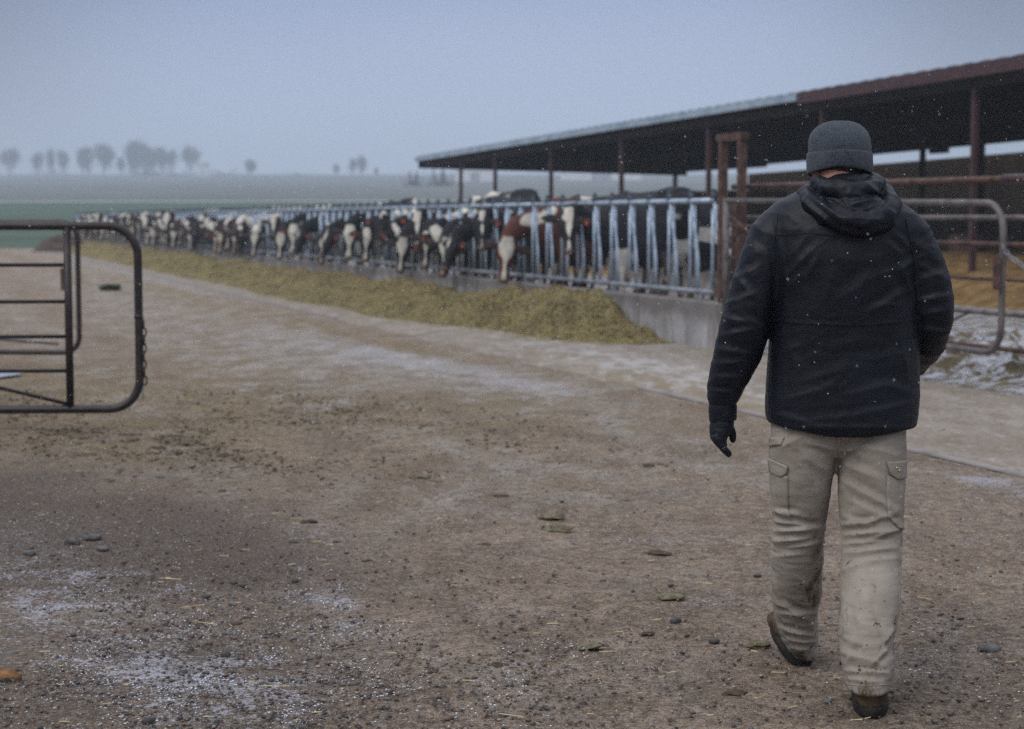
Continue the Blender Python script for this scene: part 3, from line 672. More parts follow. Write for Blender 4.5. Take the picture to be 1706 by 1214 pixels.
for s in np.arange(SB0+.6, SB1, 1.5):     # rafters under the sheet
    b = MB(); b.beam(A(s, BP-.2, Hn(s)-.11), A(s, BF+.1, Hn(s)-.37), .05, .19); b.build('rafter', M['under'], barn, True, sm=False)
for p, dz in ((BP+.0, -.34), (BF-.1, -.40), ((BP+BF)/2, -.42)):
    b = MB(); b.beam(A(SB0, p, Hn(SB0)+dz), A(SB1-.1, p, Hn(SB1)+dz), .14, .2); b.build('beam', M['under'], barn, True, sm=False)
# curtain boards hanging below the far eave
for xa, xb, rt in ((1140, 1271, .0605), (1271, 1540, .0685), (1540, 1572, .0635), (1572, 1900, .0725)):
    b = MB(); sa, sb = sof(xa, BF), sof(xb, BF); n_ = 6
    for k in range(n_):
        u0 = sa+(sb-sa)*k/n_; u1 = sa+(sb-sa)*(k+1)/n_
        def ze(s_, p_=BF):
            w = A(s_, p_); px = 853+math.hypot(FPX, 242)*w.x/w.y; return CAMH+(px+160)*rt*w.y/math.hypot(FPX, 242)
        top0 = Hn(u0)-.30; top1 = Hn(u1)-.30; z0 = ze(u0); z1 = ze(u1)
        if z0 > top0-.05: continue
        V = [A(u0, BF+.12, z0), A(u1, BF+.12, z1), A(u1, BF+.12, top1), A(u0, BF+.12, top0)]; V += [v_+NV*.04 for v_ in V]
        b.add(V, [(0, 1, 2, 3), (7, 6, 5, 4), (0, 4, 5, 1), (2, 6, 7, 3), (0, 3, 7, 4), (1, 5, 6, 2)])
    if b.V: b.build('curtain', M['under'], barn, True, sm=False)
for s in [sof(x, BP) for x in (768, 825, 918, 1035, 1180, 1369, 1621)]+[25, 19, 13]:
    b = MB(); b.beam(A(s, BP, -.1), A(s, BP, Hn(s)-.2), .11, .11, NV); b.build('post', M['redpaint'], barn, True, sm=False)
for s in [sof(x, BF) for x in (1128, 1240, 1372, 1540, 1638)]+[42, 36]:
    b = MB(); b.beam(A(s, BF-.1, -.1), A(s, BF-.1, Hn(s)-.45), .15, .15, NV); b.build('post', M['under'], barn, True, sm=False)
# back wall
t = empty('wind_wall', A(50, BF+.4, 0), 'high brown board wall closing the back of the barn', 'wall')
def ztop(s_, r0=.0538, r1=.060):
    w = A(s_, BF+.4); f2 = math.hypot(FPX, 242); px = 853+f2*w.x/w.y; k = min(max((px-1271)/435, -.2), 1.5); return CAMH+(px+160)*(r0+(r1-r0)*k)*w.y/f2
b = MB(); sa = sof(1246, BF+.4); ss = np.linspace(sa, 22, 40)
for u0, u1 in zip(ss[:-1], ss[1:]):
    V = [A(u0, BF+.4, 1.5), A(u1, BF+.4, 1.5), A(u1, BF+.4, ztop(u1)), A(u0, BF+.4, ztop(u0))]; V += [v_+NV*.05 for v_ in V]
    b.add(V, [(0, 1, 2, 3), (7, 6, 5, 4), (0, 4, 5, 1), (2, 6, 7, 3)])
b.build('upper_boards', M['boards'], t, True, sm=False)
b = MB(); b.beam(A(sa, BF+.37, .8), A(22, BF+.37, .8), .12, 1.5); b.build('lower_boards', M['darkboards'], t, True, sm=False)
b = MB(); b.beam(A(sa, BF+.28, 1.55), A(22, BF+.28, 1.55), .06, .12); b.build('rail', M['greypipe'], t, True, sm=False)
# bits between the fence end and the barn
t = empty('water_trough', A(sof(1190, 14.5), 14.5, 0), 'pale concrete trough behind the end of the headlocks', 'trough', None, ROTD)
b = MB(); b.box((0, 0, .42), (.45, 2.6, .42)); b.build('basin', M['concrete'], t, sm=False)
b = MB(); b.box((0, 0, .875), (.52, 2.7, .035)); b.build('rim', simple('pale_rim', (.5, .5, .5), (.62, .62, .62), 3), t, sm=False)
t = empty('hay_stack', A(sof(1205, 26), 26, 0), 'brown stack of old hay seen between the posts', 'hay stack', None, ROTD)
for k, (yy, z_, w_) in enumerate(((-2.4, .7, 1.15), (0, .7, 1.15), (2.4, .7, 1.15), (-1.2, 1.9, 1.1), (1.2, 1.9, 1.1))):
    me = MB().box((0, 0, 0), (1.2, w_, .6)).me('bale'); bm = bmesh.new(); bm.from_mesh(me); bmesh.ops.subdivide_edges(bm, edges=bm.edges, cuts=6, use_grid_fill=True); bm.to_mesh(me); bm.free()
    P_ = verts(me); P_ = P_+norms(me)*fbm(P_, 3, k, 3)[:, None]*.09; setv(me, P_)
    o = link('bale', me, simple('old_brown_hay', (.12, .075, .045), (.24, .16, .10), 3, .95, .1, 0, .03, 25), t); o.location = (0, yy, z_-.1)
me = MB().tube([(0, 0, 0), (0, 0, .1), (0, 0, .75), (0, 0, .85)], [.36, .42, .42, .36], 24).me('old_barrel')
o = link('old_barrel', me, M['rust'], sm=True); o.location = A(sof(1612, 22.5), 22.5, .3); tag(o, 'round brown barrel standing in the straw under the barn', 'barrel')
# straw bedding sheet
def bedding():
    ns, npp = 160, 60; s = np.linspace(10, 75, ns); p = np.linspace(BP-3.0, BF+.2, npp)
    Sg, Pg = np.meshgrid(s, p, indexing='ij'); V = np.stack([DV.x*Sg+NV.x*Pg, DV.y*Sg+NV.y*Pg, Sg*0], -1).reshape(-1, 3)
    V[:, 2] = .30+.42*smooth(BP-3.2, BP+3, Pg.ravel())+fbm(V, .9, 4, 4)*.16-.4*smooth(BP-1.2, BP-3, Pg.ravel())
    i = np.arange(ns-1)[:, None]*npp+np.arange(npp-1); F = np.stack([i, i+npp, i+npp+1, i+1], -1).reshape(-1, 4)
    tag(link('straw_bedding', mesh('straw_bedding', V, F[:, ::-1]), M['straw']), 'golden straw bedding spread under the barn roof', 'straw', kind='stuff')
bedding()
# ------------------------------------------------------------------ cows
def m_coat(name, dark, brown=False):
    m, t = newmat(name, .75, .25); p = t.pos(True)
    oi = t.n('ObjectInfo'); rnd = oi.outputs['Random']
    off = t.n('VectorMath', operation='ADD'); t.l(p, off.inputs[0])
    cb = t.n('CombineXYZ'); t.l(t.math('MULTIPLY', rnd, 37.0), cb.inputs[0]); t.l(t.math('MULTIPLY', rnd, 91.0), cb.inputs[1]); t.l(cb.outputs[0], off.inputs[1])
    pat = t.noise(off.outputs[0], 1.25, 3, .45, dist=.5)
    thr = t.math('ADD', .515, t.math('MULTIPLY', t.math('FRACT', t.math('MULTIPLY', rnd, 7.3)), .14))
    white = t.ramp(t.math('SUBTRACT', pat, thr), -.006, .012)
    body_w = t.math('MULTIPLY', white, t.math('SUBTRACT', 1.0, t.attr('head')))
    bl = t.math('MULTIPLY', t.attr('head'), t.ramp(t.math('SUBTRACT', t.math('MULTIPLY', oi.outputs['Alpha'], 1.25), t.attr('blaze')), -.06, .08))
    w = t.math('MAXIMUM', t.math('MAXIMUM', body_w, bl), t.attr('sock'))
    hair = t.noise(p, 30, 4, .7)
    dk = t.mix(t.ramp(hair, .3, .7), dark, tuple(c*1.9+.004 for c in dark))
    wh = t.mix(t.ramp(t.noise(p, 6, 4, .7), .35, .7), (.42, .40, .35), (.66, .64, .58))
    c = t.mix(w, dk, wh)
    c = t.mix(t.math('MULTIPLY', t.attr('dirt'), .75), c, (.12, .085, .055))
    c = t.mix(t.attr('muzzle'), c, t.mix(t.ramp(t.noise(p, 14), .4, .6), (.06, .045, .042), (.26, .18, .155)))
    t.col(c); t.bump(hair, .006, .6); return m
M['holstein'] = m_coat('black_white_cow_coat', (.008, .009, .012)); M['redcow'] = m_coat('red_brown_cow_coat', (.055, .018, .013))
M['ear_in'] = simple('cow_ear', (.012, .012, .014), (.05, .035, .035), 12, .8, .2)
M['eye'] = simple('cow_eye', (.004, .004, .005), (.008, .008, .008), 5, .15, .6)
M['tag'] = simple('orange_ear_tag', (.30, .035, .012), (.40, .06, .02), 5, .5, .4)
def oring(c, a, b, ra, rb, n=14, sq=1.0):
    r = []
    for k in range(n):
        t = 2*math.pi*k/n; ca, sa = math.cos(t), math.sin(t)
        r.append(Vector(c)+a*ra*math.copysign(abs(ca)**sq, ca)+b*rb*math.copysign(abs(sa)**sq, sa))
    return r
def chainloft(mb, pts, n=12):
    """pts: (pos, ra, rb); rings perpendicular to the path"""
    P_ = [Vector(p[0]) for p in pts]; R = []; up = None
    for i, p in enumerate(P_):
        d = (P_[min(i+1, len(P_)-1)]-P_[max(i-1, 0)]).normalized()
        if up is None: up = Vector((0, 0, 1)) if abs(d.z) < .85 else Vector((1, 0, 0))
        u = (up-d*up.dot(d)).normalized(); v = d.cross(u)
        if pts[i][1:] and len(pts[i]) > 3: pass
        up = u; R.append(oring(p, u, v, pts[i][1], pts[i][2], n))
    mb.loft(R)
def make_cow(poll, f, u, neck, seed):
    """returns (body mesh, head frame). local +X forward through the fence, +Z up"""
    X, Y, Z = Vector((1, 0, 0)), Vector((0, 1, 0)), Vector((0, 0, 1))
    f = Vector(f).normalized(); u = Vector(u); u = (u-f*u.dot(f)).normalized(); l = f.cross(u); poll = Vector(poll)
    b = MB()
    # trunk: (x, zc, half height, half width)
    tr = [(-2.28, 1.28, .10, .09), (-2.22, 1.22, .22, .19), (-2.05, 1.14, .33, .27), (-1.8, 1.07, .40, .30), (-1.5, 1.02, .42, .36), (-1.15, .99, .43, .385), (-.85, 1.0, .42, .35), (-.6, 1.04, .40, .28), (-.42, 1.06, .36, .235), (-.28, 1.07, .28, .18), (-.2, 1.08, .2, .13)]
    b.loft([oring((x, 0, zc), Z, Y, hh, hw, 18, .9) for x, zc, hh, hw in tr])
    chainloft(b, [((-2.15, 0, 1.42), .09, .16), ((-1.9, 0, 1.45), .07, .2), ((-1.5, 0, 1.42), .06, .12), ((-.9, 0, 1.39), .06, .09), ((-.55, 0, 1.42), .07, .07), ((-.4, 0, 1.38), .07, .06)])
    # neck
    N0 = [((-.50, 0, 1.10), .34, .19), ((-.28, 0, 1.12), .27, .14)]+[(q[0], q[1], q[2]) for q in neck]+[(tuple(poll-f*.02-u*.07), .125, .10), (tuple(poll+f*.06-u*.09), .12, .09)]
    chainloft(b, N0, 14)
    # head rings along f : t, up half height, half width, drop of centre
    hd = [(-.05, .06, .075, .05), (-.02, .10, .115, .075), (.05, .125, .128, .09), (.13, .135, .136, .10), (.19, .125, .136, .10), (.26, .11, .104, .092), (.34, .092, .076, .085), (.41, .082, .070, .078), (.46, .080, .084, .075), (.51, .072, .092, .072), (.545, .052, .07, .07), (.56, .03, .045, .068)]
    b.loft([oring(poll+f*t-u*dr, u, l, hh, hw, 16, .88) for t, hh, hw, dr in hd])
    for s in (-1, 1):   # brow ridges
        b.ball(poll+f*.15+l*s*.10-u*.03, (.05, .04, .035), 8, 6, (f, l, u))
    b.ball(poll+f*.40-u*.15, (.10, .045, .05), 8, 6, (f, l, u))
    # legs
    for sy in (-1, 1):
        chainloft(b, [((-.55, sy*.15, 1.0), .17, .10), ((-.56, sy*.17, .80), .115, .08), ((-.56, sy*.17, .60), .075, .065), ((-.54, sy*.17, .48), .062, .055), ((-.55, sy*.17, .40), .045, .042), ((-.56, sy*.17, .20), .04, .038), ((-.55, sy*.17, .12), .052, .05), ((-.53, sy*.17, .05), .062, .056), ((-.52, sy*.17, 0), .07, .06)])
        chainloft(b, [((-1.95, sy*.17, 1.1), .25, .13), ((-1.88, sy*.20, .88), .20, .11), ((-1.90, sy*.20, .70), .12, .08), ((-2.06, sy*.19, .56), .075, .055), ((-2.10, sy*.19, .48), .065, .05), ((-2.06, sy*.19, .38), .045, .042), ((-2.03, sy*.19, .18), .042, .04), ((-2.0, sy*.19, .11), .055, .052), ((-1.98, sy*.19, .0), .07, .06)])
    b.ball((-1.72, 0, .66), (.22, .19, .16), 12, 8)       # udder
    chainloft(b, [((-2.22, 0, 1.38), .05, .05), ((-2.33, 0, 1.25), .04, .04), ((-2.35, 0, .9), .03, .03), ((-2.34, 0, .6), .045, .045), ((-2.33, 0, .42), .03, .03)], 8)
    me = voxel(b.me('cow'), .026, 5, .55)
    P_ = verts(me); nrm = norms(me)
    P_ = P_+nrm*(fbm(P_, 3.2, seed, 2)*.012)[:, None]; setv(me, P_)
    q = P_-np.array(poll); t_ = q@np.array(f); l_ = q@np.array(l); u_ = q@np.array(u)+.08
    rad = np.hypot(l_, u_)
    head = (t_ > -.07) & (t_ < .62) & (rad < .20+.0*t_) & ((u_ > -.13) | (t_ > .12))
    head = head.astype(float)
    wt = np.interp(t_, [-.05, .05, .15, .26, .36, .46, .55], [.06, .11, .095, .030, .017, .035, .055])
    blz = np.abs(l_)/wt+np.where(u_ < 0, 3*(-u_)/.1, 0)+fbm(P_, 8, seed+9, 3)*.75
    attr(me, 'head', head); attr(me, 'blaze', np.clip(blz, 0, 6)); attr(me, 'muzzle', smooth(.475, .53, t_)*head)
    x, y, z = P_[:, 0], P_[:, 1], P_[:, 2]
    attr(me, 'sock', smooth(.42, .34, z)*.8*(1-head)*(fbm(P_, 2, 5, 2) > -.2)*(x < -.4)); attr(me, 'dirt', np.clip(smooth(.75, .2, z)*(x < -.3)*(.7+.6*fbm(P_, 4, 8, 3)), 0, 1))
    parts = []
    for s in (-1, 1):
        e = MB(); root = poll+f*.06+l*s*.10-u*.055; tip = root+l*s*.25-f*(.00+.03*s)-u*.05; mid = (root+tip)/2
        wd = f; R_ = []
        for k, ww in ((0, .022), (.25, .052), (.5, .066), (.75, .055), (.93, .02), (1.0, .006)):
            R_.append(oring(root.lerp(tip, k), wd, u, ww, .010+.006*(1-k), 10))
        e.loft(R_); parts.append(('ear', e.me('ear'), 'ear_in', s))
        g = MB(); c = root.lerp(tip, .55)+u*.014; g.box(c+f*.035, (.030, .022, .003), (f, l, u)); g.tube([c-u*.01, c+u*.006], .007, 8); parts.append(('ear_tag', g.me('ear_tag'), 'tag', s))
        y_ = MB(); y_.ball(poll+f*.155+l*s*.112-u*.055, (.024, .016, .02), 10, 8, (f, l, u)); parts.append(('eye', y_.me('eye'), 'eye', s))
    return me, parts
POSES = {
 'low': make_cow((.26, .24, 1.00), (.10, .16, -.98), (.30, .93, .20), [((-.06, .02, 1.14), .19, .12), ((.10, .07, 1.13), .17, .11), ((.20, .14, 1.08), .15, .105)], 1),
 'lower': make_cow((.30, .28, .87), (.15, .10, -.98), (.32, .93, .15), [((-.06, .02, 1.10), .19, .12), ((.12, .09, 1.04), .17, .11), ((.23, .18, .96), .15, .105)], 2),
 'high': make_cow((.24, .30, 1.30), (.13, .42, -.90), (.22, .88, .42), [((-.06, .03, 1.2), .19, .12), ((.07, .09, 1.27), .17, .11), ((.16, .18, 1.29), .15, .105)], 3),
 'side': make_cow((.38, .08, .98), (.42, .18, -.88), (.80, .35, .44), [((-.02, .0, 1.12), .19, .11), ((.14, .03, 1.10), .16, .11), ((.28, .05, 1.05), .14, .10)], 4),
 'tilt': make_cow((.28, .26, 1.10), (-.30, .30, -.90), (.10, .95, .25), [((-.02, .02, 1.15), .19, .11), ((.10, .08, 1.16), .16, .11), ((.20, .17, 1.14), .14, .10)], 5),
 'stand': make_cow((.35, .03, 1.25), (.72, .1, -.68), (.66, .0, .74), [((-.05, .0, 1.18), .2, .12), ((.12, .0, 1.26), .16, .10), ((.24, .02, 1.29), .14, .10)], 6),
}
COWBASE = {}
def cow(pose, loc, rz, label, group, mat='holstein', white=.5, scale=1.0, tags=(1, 1), roll=0):
    me, parts = POSES[pose]
    key = (pose, mat)
    if key not in COWBASE:
        COWBASE[key] = me if (pose, 'used') not in COWBASE else me.copy(); COWBASE[(pose, 'used')] = 1
        COWBASE[key].materials.clear(); COWBASE[key].materials.append(M[mat])
        COWBASE[key].polygons.foreach_set('use_smooth', [True]*len(me.polygons))
    o = bpy.data.objects.new('cow', COWBASE[key]); C.objects.link(o); o.location = loc; o.rotation_euler = (roll, 0, rz); o.scale = (scale, scale, scale)
    o.color = (1, 1, 1, white); tag(o, label, 'cow', group)
    ears = {}
    for nm, m_, mt, s in parts:
        if nm == 'ear_tag':
            if not tags[0 if s < 0 else 1]: continue
            c = bpy.data.objects.new('ear_tag', m_); c.parent = ears[s]
        else:
            c = bpy.data.objects.new(nm, m_); c.parent = o
            if nm == 'ear': ears[s] = c
        C.objects.link(c)
        if not m_.materials: m_.materials.append(M[mt]); m_.polygons.foreach_set('use_smooth', [True]*len(m_.polygons))
    return o
RZF = math.atan2(-NV.y, -NV.x)
rc = random.Random(11)
G = 'dairy cows along the feed lane'
def lock_s(px): return sof(px, FP-.28)-S0     # column of a head seen in the photograph -> distance along the fence
# the ones one can tell apart, nearest first: (photo column, pose, coat, blaze, scale, label)
spec = [
 (930, 'high', 'holstein', .62, 1.06, 'raised black head with white forehead through the headlocks, nearest of the feeding cows'),
 (838, 'lower', 'redcow', .86, 1.10, 'red brown cow with a broad white face reaching down to the feed'),
 (788, 'high', 'holstein', .40, 1.04, 'black cow with a small white forehead diamond, head raised beside the red brown cow'),
 (758, 'side', 'holstein', .12, 1.0, 'dark faced cow between the diamond faced cow and the lowered white blaze'),
 (735, 'lower', 'holstein', .62, 1.06, 'black cow with a long white blaze, muzzle lowered over the concrete wall'),
 (716, 'tilt', 'holstein', .8, 1.02, 'cow with a broad white stripe tilted toward its neighbour, left of the long blazed cow'),
 (664, 'lower', 'holstein', .75, 1.03, 'cow with white face and dark eye patches reaching down, right of thin slanting stripe'),
 (602, 'low', 'holstein', .6, 1.05, 'black cow with a white wedge forehead, right of the largest white head'),
 (463, 'lower', 'holstein', .85, 1.04, 'white faced cow reaching into the feed left of the big blotched face'),
 (700, 'low', 'holstein', .50, 1.02, 'black cow with short white forehead patch and white muzzle, behind the long blazed cow'),
 (682, 'high', 'holstein', .60, 1.04, 'black cow with a tall white forehead blaze, head held high'),
 (650, 'tilt', 'holstein', .25, 1.05, 'black cow with a thin slanting white stripe and orange tags'),
 (622, 'high', 'holstein', .10, 1.02, 'all black faced cow looking out with orange tags'),
 (575, 'low', 'holstein', 1.0, 1.10, 'cow with an almost wholly white face, largest white head in the row'),
 (551, 'side', 'holstein', .2, 1.04, 'dark faced cow turned sideways, just left of the wholly white face'),
 (532, 'lower', 'holstein', .55, 1.0, 'black cow with narrow white nose stripe lowered to the feed'),
 (505, 'side', 'holstein', .1, 1.05, 'black cow in profile right of the white and tan spotted head'),
 (482, 'low', 'holstein', .95, 1.10, 'cow with big white blotched face in the middle of the row'),
 (446, 'high', 'holstein', .6, 1.0, 'cow with raised white forehead, left of the big blotched face'),
 (420, 'lower', 'holstein', .7, 1.04, 'cow with curved white cheek, muzzle down in the feed'),
]
used = []
for px, pose, mt, wb, sc, lab in spec:
    s = lock_s(px); k = S0+s
    # heads lean toward the near end, bodies stand a little farther along
    cow(pose, A(k+.25, FP+.10, .19), RZF, lab, G, mt, wb, sc, (rc.random() < .6, rc.random() < .4), 0); used.append(s)
s = lock_s(400); i = 0
cnt = 0
while s < S1-S0-1.2:
    r = rc.random(); pose = rc.choice(['low', 'low', 'low', 'lower', 'lower', 'lower', 'tilt', 'high', 'high'])
    mt = 'redcow' if rc.random() < .09 else 'holstein'; wb = rc.choice([.1, .3, .45, .6, .6, .8, 1.0])
    pw = {'low': 'lowered head', 'lower': 'muzzle in the feed', 'side': 'head in profile', 'tilt': 'tilted head', 'high': 'raised head'}[pose]
    cw = 'red brown' if mt == 'redcow' else 'black and white'
    if cnt < 20: lab = f'{cw} cow, {pw}, {ordn[cnt]} cow beyond curved white cheek'; g = G
    else: lab = 'small blurred dairy cow in the distant half of the feeding row'; g = 'distant dairy cows at the far feed lane'
    cow(pose, A(S0+s+.25, FP+.10, .19), RZF+rc.uniform(-.12, .12), lab, g, mt, wb, rc.uniform(.96, 1.12), (rc.random() < .25, rc.random() < .15)); cnt += 1
    s += LK*rc.choice([1, 1, 1, 1, 1, 1, 1, 1.5])*(.92 if cnt < 40 else 1.05)
# loose cows standing in the alley behind the headlocks
def stand(px, p, rz, label, white=.5, sc=1.08, mt='holstein', pose='stand', z=.27):
    cow(pose, A(sof(px, FP+p), FP+p, z), rz, label, 'loose cows in the alley behind the headlocks', mt, white, sc, (1, 1))
dz = math.atan2(DV.y, DV.x)
stand(1010, 1.25, dz+.10, 'white and black cow standing broadside behind the nearest headlocks', .5, 1.10)
stand(1110, 2.3, dz+math.pi-.5, 'mostly black cow standing behind the second white cow near the locks', .5, 1.06)
stand(925, 1.5, dz+.25, 'black and white cow with its back to the camera behind the third headlocks', .4, 1.08)
stand(1060, 3.9, dz-1.0, 'brown cow standing farther back in the alley behind the nearest headlocks', .5, 1.02, 'redcow')
stand(905, 3.2, dz+math.pi+.15, 'pale backed cow standing behind the red brown feeding cow', .7, 1.12)
stand(800, 3.2, dz+.1, 'tall white backed cow rising above the rail between the barn posts', .8, 1.22)
stand(640, 3.4, dz+.05, 'pale cow back showing above the rail in the middle of the row', .8, 1.16)

# ------------------------------------------------------------------ stones, clods, straw, snow
def ico(sub=1):
    bm = bmesh.new(); bmesh.ops.create_icosphere(bm, subdivisions=sub, radius=1); V = np.array([v.co[:] for v in bm.verts]); F = [tuple(v.index for v in f.verts) for f in bm.faces]; bm.free(); return V, F
I1, F1 = ico(1); I2, F2_ = ico(2)
def rock_mesh(seed, flat=.45):
    P_ = I2.copy(); P_ = P_*(1+.28*fbm(P_, 1.1, seed, 2))[:, None]; P_[:, 2] *= flat; P_[:, 1] *= .8
    return mesh('stone', P_, F2_)
RM = [rock_mesh(k, .38+.1*(k % 3)) for k in range(6)]
RMM = {}
M['stone_pale'] = simple('pale_stone', (.22, .20, .18), (.38, .35, .32), 25, .8, .2, 0, .001, 200, False)
def stone(px, py, w, kind, label, group='larger stones on the gravel'):
    g = gp(px, py); k = len(RMM) % 6; me = RMM.setdefault((len(RMM), kind), RM[k].copy()); me.materials.clear(); me.materials.append(M[kind])
    r = w/FPX*g.y/2; o = link('stone', me); o.location = (g.x, g.y, r*.22); o.scale = (r, r, r); o.rotation_euler = (0, 0, random.uniform(-.5, .5)); tag(o, label, 'stone', group)
KW = {'stone': 'grey', 'stone_dark': 'dark blue grey', 'stone_brown': 'brown'}
def sz(w): return 'large' if w > 26 else 'mid sized' if w > 17 else 'small'
stones = [(1648, 1084, 40, 'stone'), (1190, 1070, 20, 'stone_dark'), (1126, 1036, 22, 'stone_dark'), (268, 798, 18, 'stone_dark'), (370, 820, 14, 'stone_dark'), (120, 905, 28, 'stone'), (154, 898, 32, 'stone'), (48, 925, 26, 'stone'), (88, 927, 16, 'stone_brown'), (172, 916, 24, 'stone'), (390, 972, 14, 'stone_dark'), (402, 977, 14, 'stone_dark'), (344, 995, 16, 'stone_dark'), (388, 1008, 16, 'stone'), (376, 1093, 20, 'stone_dark'), (457, 1055, 20, 'stone_dark'), (392, 1040, 24, 'stone_brown'), (132, 1040, 18, 'stone_brown'), (169, 962, 16, 'stone_brown'), (489, 905, 14, 'stone_dark'), (492, 969, 14, 'stone_dark'), (552, 966, 18, 'stone_brown'), (304, 1122, 18, 'stone_dark'), (385, 1122, 14, 'stone_dark'), (516, 1174, 18, 'stone_dark'), (588, 1141, 18, 'stone'), (248, 1204, 24, 'stone_dark'), (309, 1198, 18, 'stone'), (17, 1092, 26, 'stone'), (722, 1079, 16, 'stone'), (632, 1144, 16, 'stone'), (645, 1166, 16, 'stone'), (729, 1163, 18, 'stone_brown'), (747, 1198, 22, 'stone_brown'), (838, 1195, 12, 'stone_dark'), (703, 1051, 9, 'stone_dark'), (912, 918, 12, 'stone_dark'), (936, 836, 9, 'stone_dark'), (1044, 836, 10, 'stone_dark'), (1005, 968, 12, 'stone_dark'), (1117, 976, 12, 'stone_dark'), (970, 1173, 14, 'stone_dark'), (1067, 1163, 10, 'stone_dark'), (1510, 1165, 12, 'stone_dark'), (1560, 1150, 14, 'stone_brown'), (1380, 1170, 14, 'stone'), (1590, 1010, 12, 'stone_dark'), (1650, 985, 12, 'stone'), (1262, 960, 14, 'stone_dark'), (1100, 775, 12, 'stone_brown'), (560, 905, 12, 'stone_dark'), (620, 1002, 9, 'stone_dark'), (660, 930, 10, 'stone_brown')]
lm = [(0, 330, 'near the left edge'), (330, 560, 'on frosty gravel left of centre'), (560, 900, 'mid yard'), (900, 1240, 'left of the man'), (1240, 1710, 'beside the man')]
seen = {}
for px, py, w, kd in stones:
    wh = next(q for a, b_, q in lm if a <= px < b_); dist = 'nearest row' if py > 1120 else 'middle distance' if py > 980 else 'farther off'
    lab = f'{sz(w)} {KW[kd]} stone {wh}, {dist}'
    k = seen.get(lab, 0); seen[lab] = k+1
    if k: lab = f'{KW[kd]} stone {wh}, {dist}, {["", "second from left", "third from left", "fourth from left", "fifth from left"][min(k, 4)]}'
    stone(px, py, w, kd, lab)
def clod(px, py, w, mat, label, flat=.22, name='clod'):
    g = gp(px, py); P_ = I2.copy(); P_ = P_*(1+.9*fbm(P_, 1.8, px, 4))[:, None]; P_[:, 2] *= flat*(1+.3*fbm(P_, 3, py, 2)); P_[:, 1] *= .9
    bm = bmesh.new(); bm.from_mesh(mesh('c', P_, F2_)); bmesh.ops.subdivide_edges(bm, edges=bm.edges, cuts=2, use_grid_fill=True); me = bpy.data.meshes.new(name); bm.to_mesh(me); bm.free()
    q = verts(me); setv(me, q+fbm(q, 5, px, 3)[:, None]*norms(me)*.10)
    r = w/FPX*g.y/2; o = link(name, me, M[mat]); o.location = (g.x, g.y, r*.08); o.scale = (r, r, r); tag(o, label, 'clod', 'clods dropped on the yard')
for a in [(920, 862, 40, 'clod', 'largest pale olive manure clod, in the middle of the yard'), (928, 884, 52, 'clod', 'long flat olive clod just below the largest pale one'), (982, 1078, 44, 'clod', 'ragged pale green clod in the lower middle of the yard'), (1118, 996, 48, 'clod', 'flat olive clod beside yellow straw left of the man'), (1096, 923, 40, 'browns', 'dark brown and olive clod on the frosty band'), (515, 870, 28, 'browns', 'brown clod on the darker ground left of centre'), (262, 750, 34, 'browns', 'dark clod on the feed litter under the gate'), (700, 796, 34, 'clod', 'thin olive clod up the middle of the yard'), (730, 803, 26, 'clod', 'small olive clod right of the thin one'), (808, 909, 26, 'browns', 'narrow dark brown clod in the centre of the yard'), (1262, 1076, 48, 'clod', 'flat yellowish clod just left of the forward boot'), (1225, 1157, 44, 'browns', 'brown clod left of the rear boot'), (830, 1110, 34, 'browns', 'brown clod low in the middle of the yard'), (1082, 776, 22, 'browns', 'small dark clod up the yard toward the concrete apron'), (836, 827, 24, 'browns', 'small brown clod above the pale olive one'), (1080, 1056, 22, 'browns', 'rusty brown clod in the foreground left of the man'), (372, 760, 26, 'browns', 'mud brown clod on the edge of the feed litter'), (612, 935, 18, 'browns', 'small brown clod left of the centre')]: clod(*a)
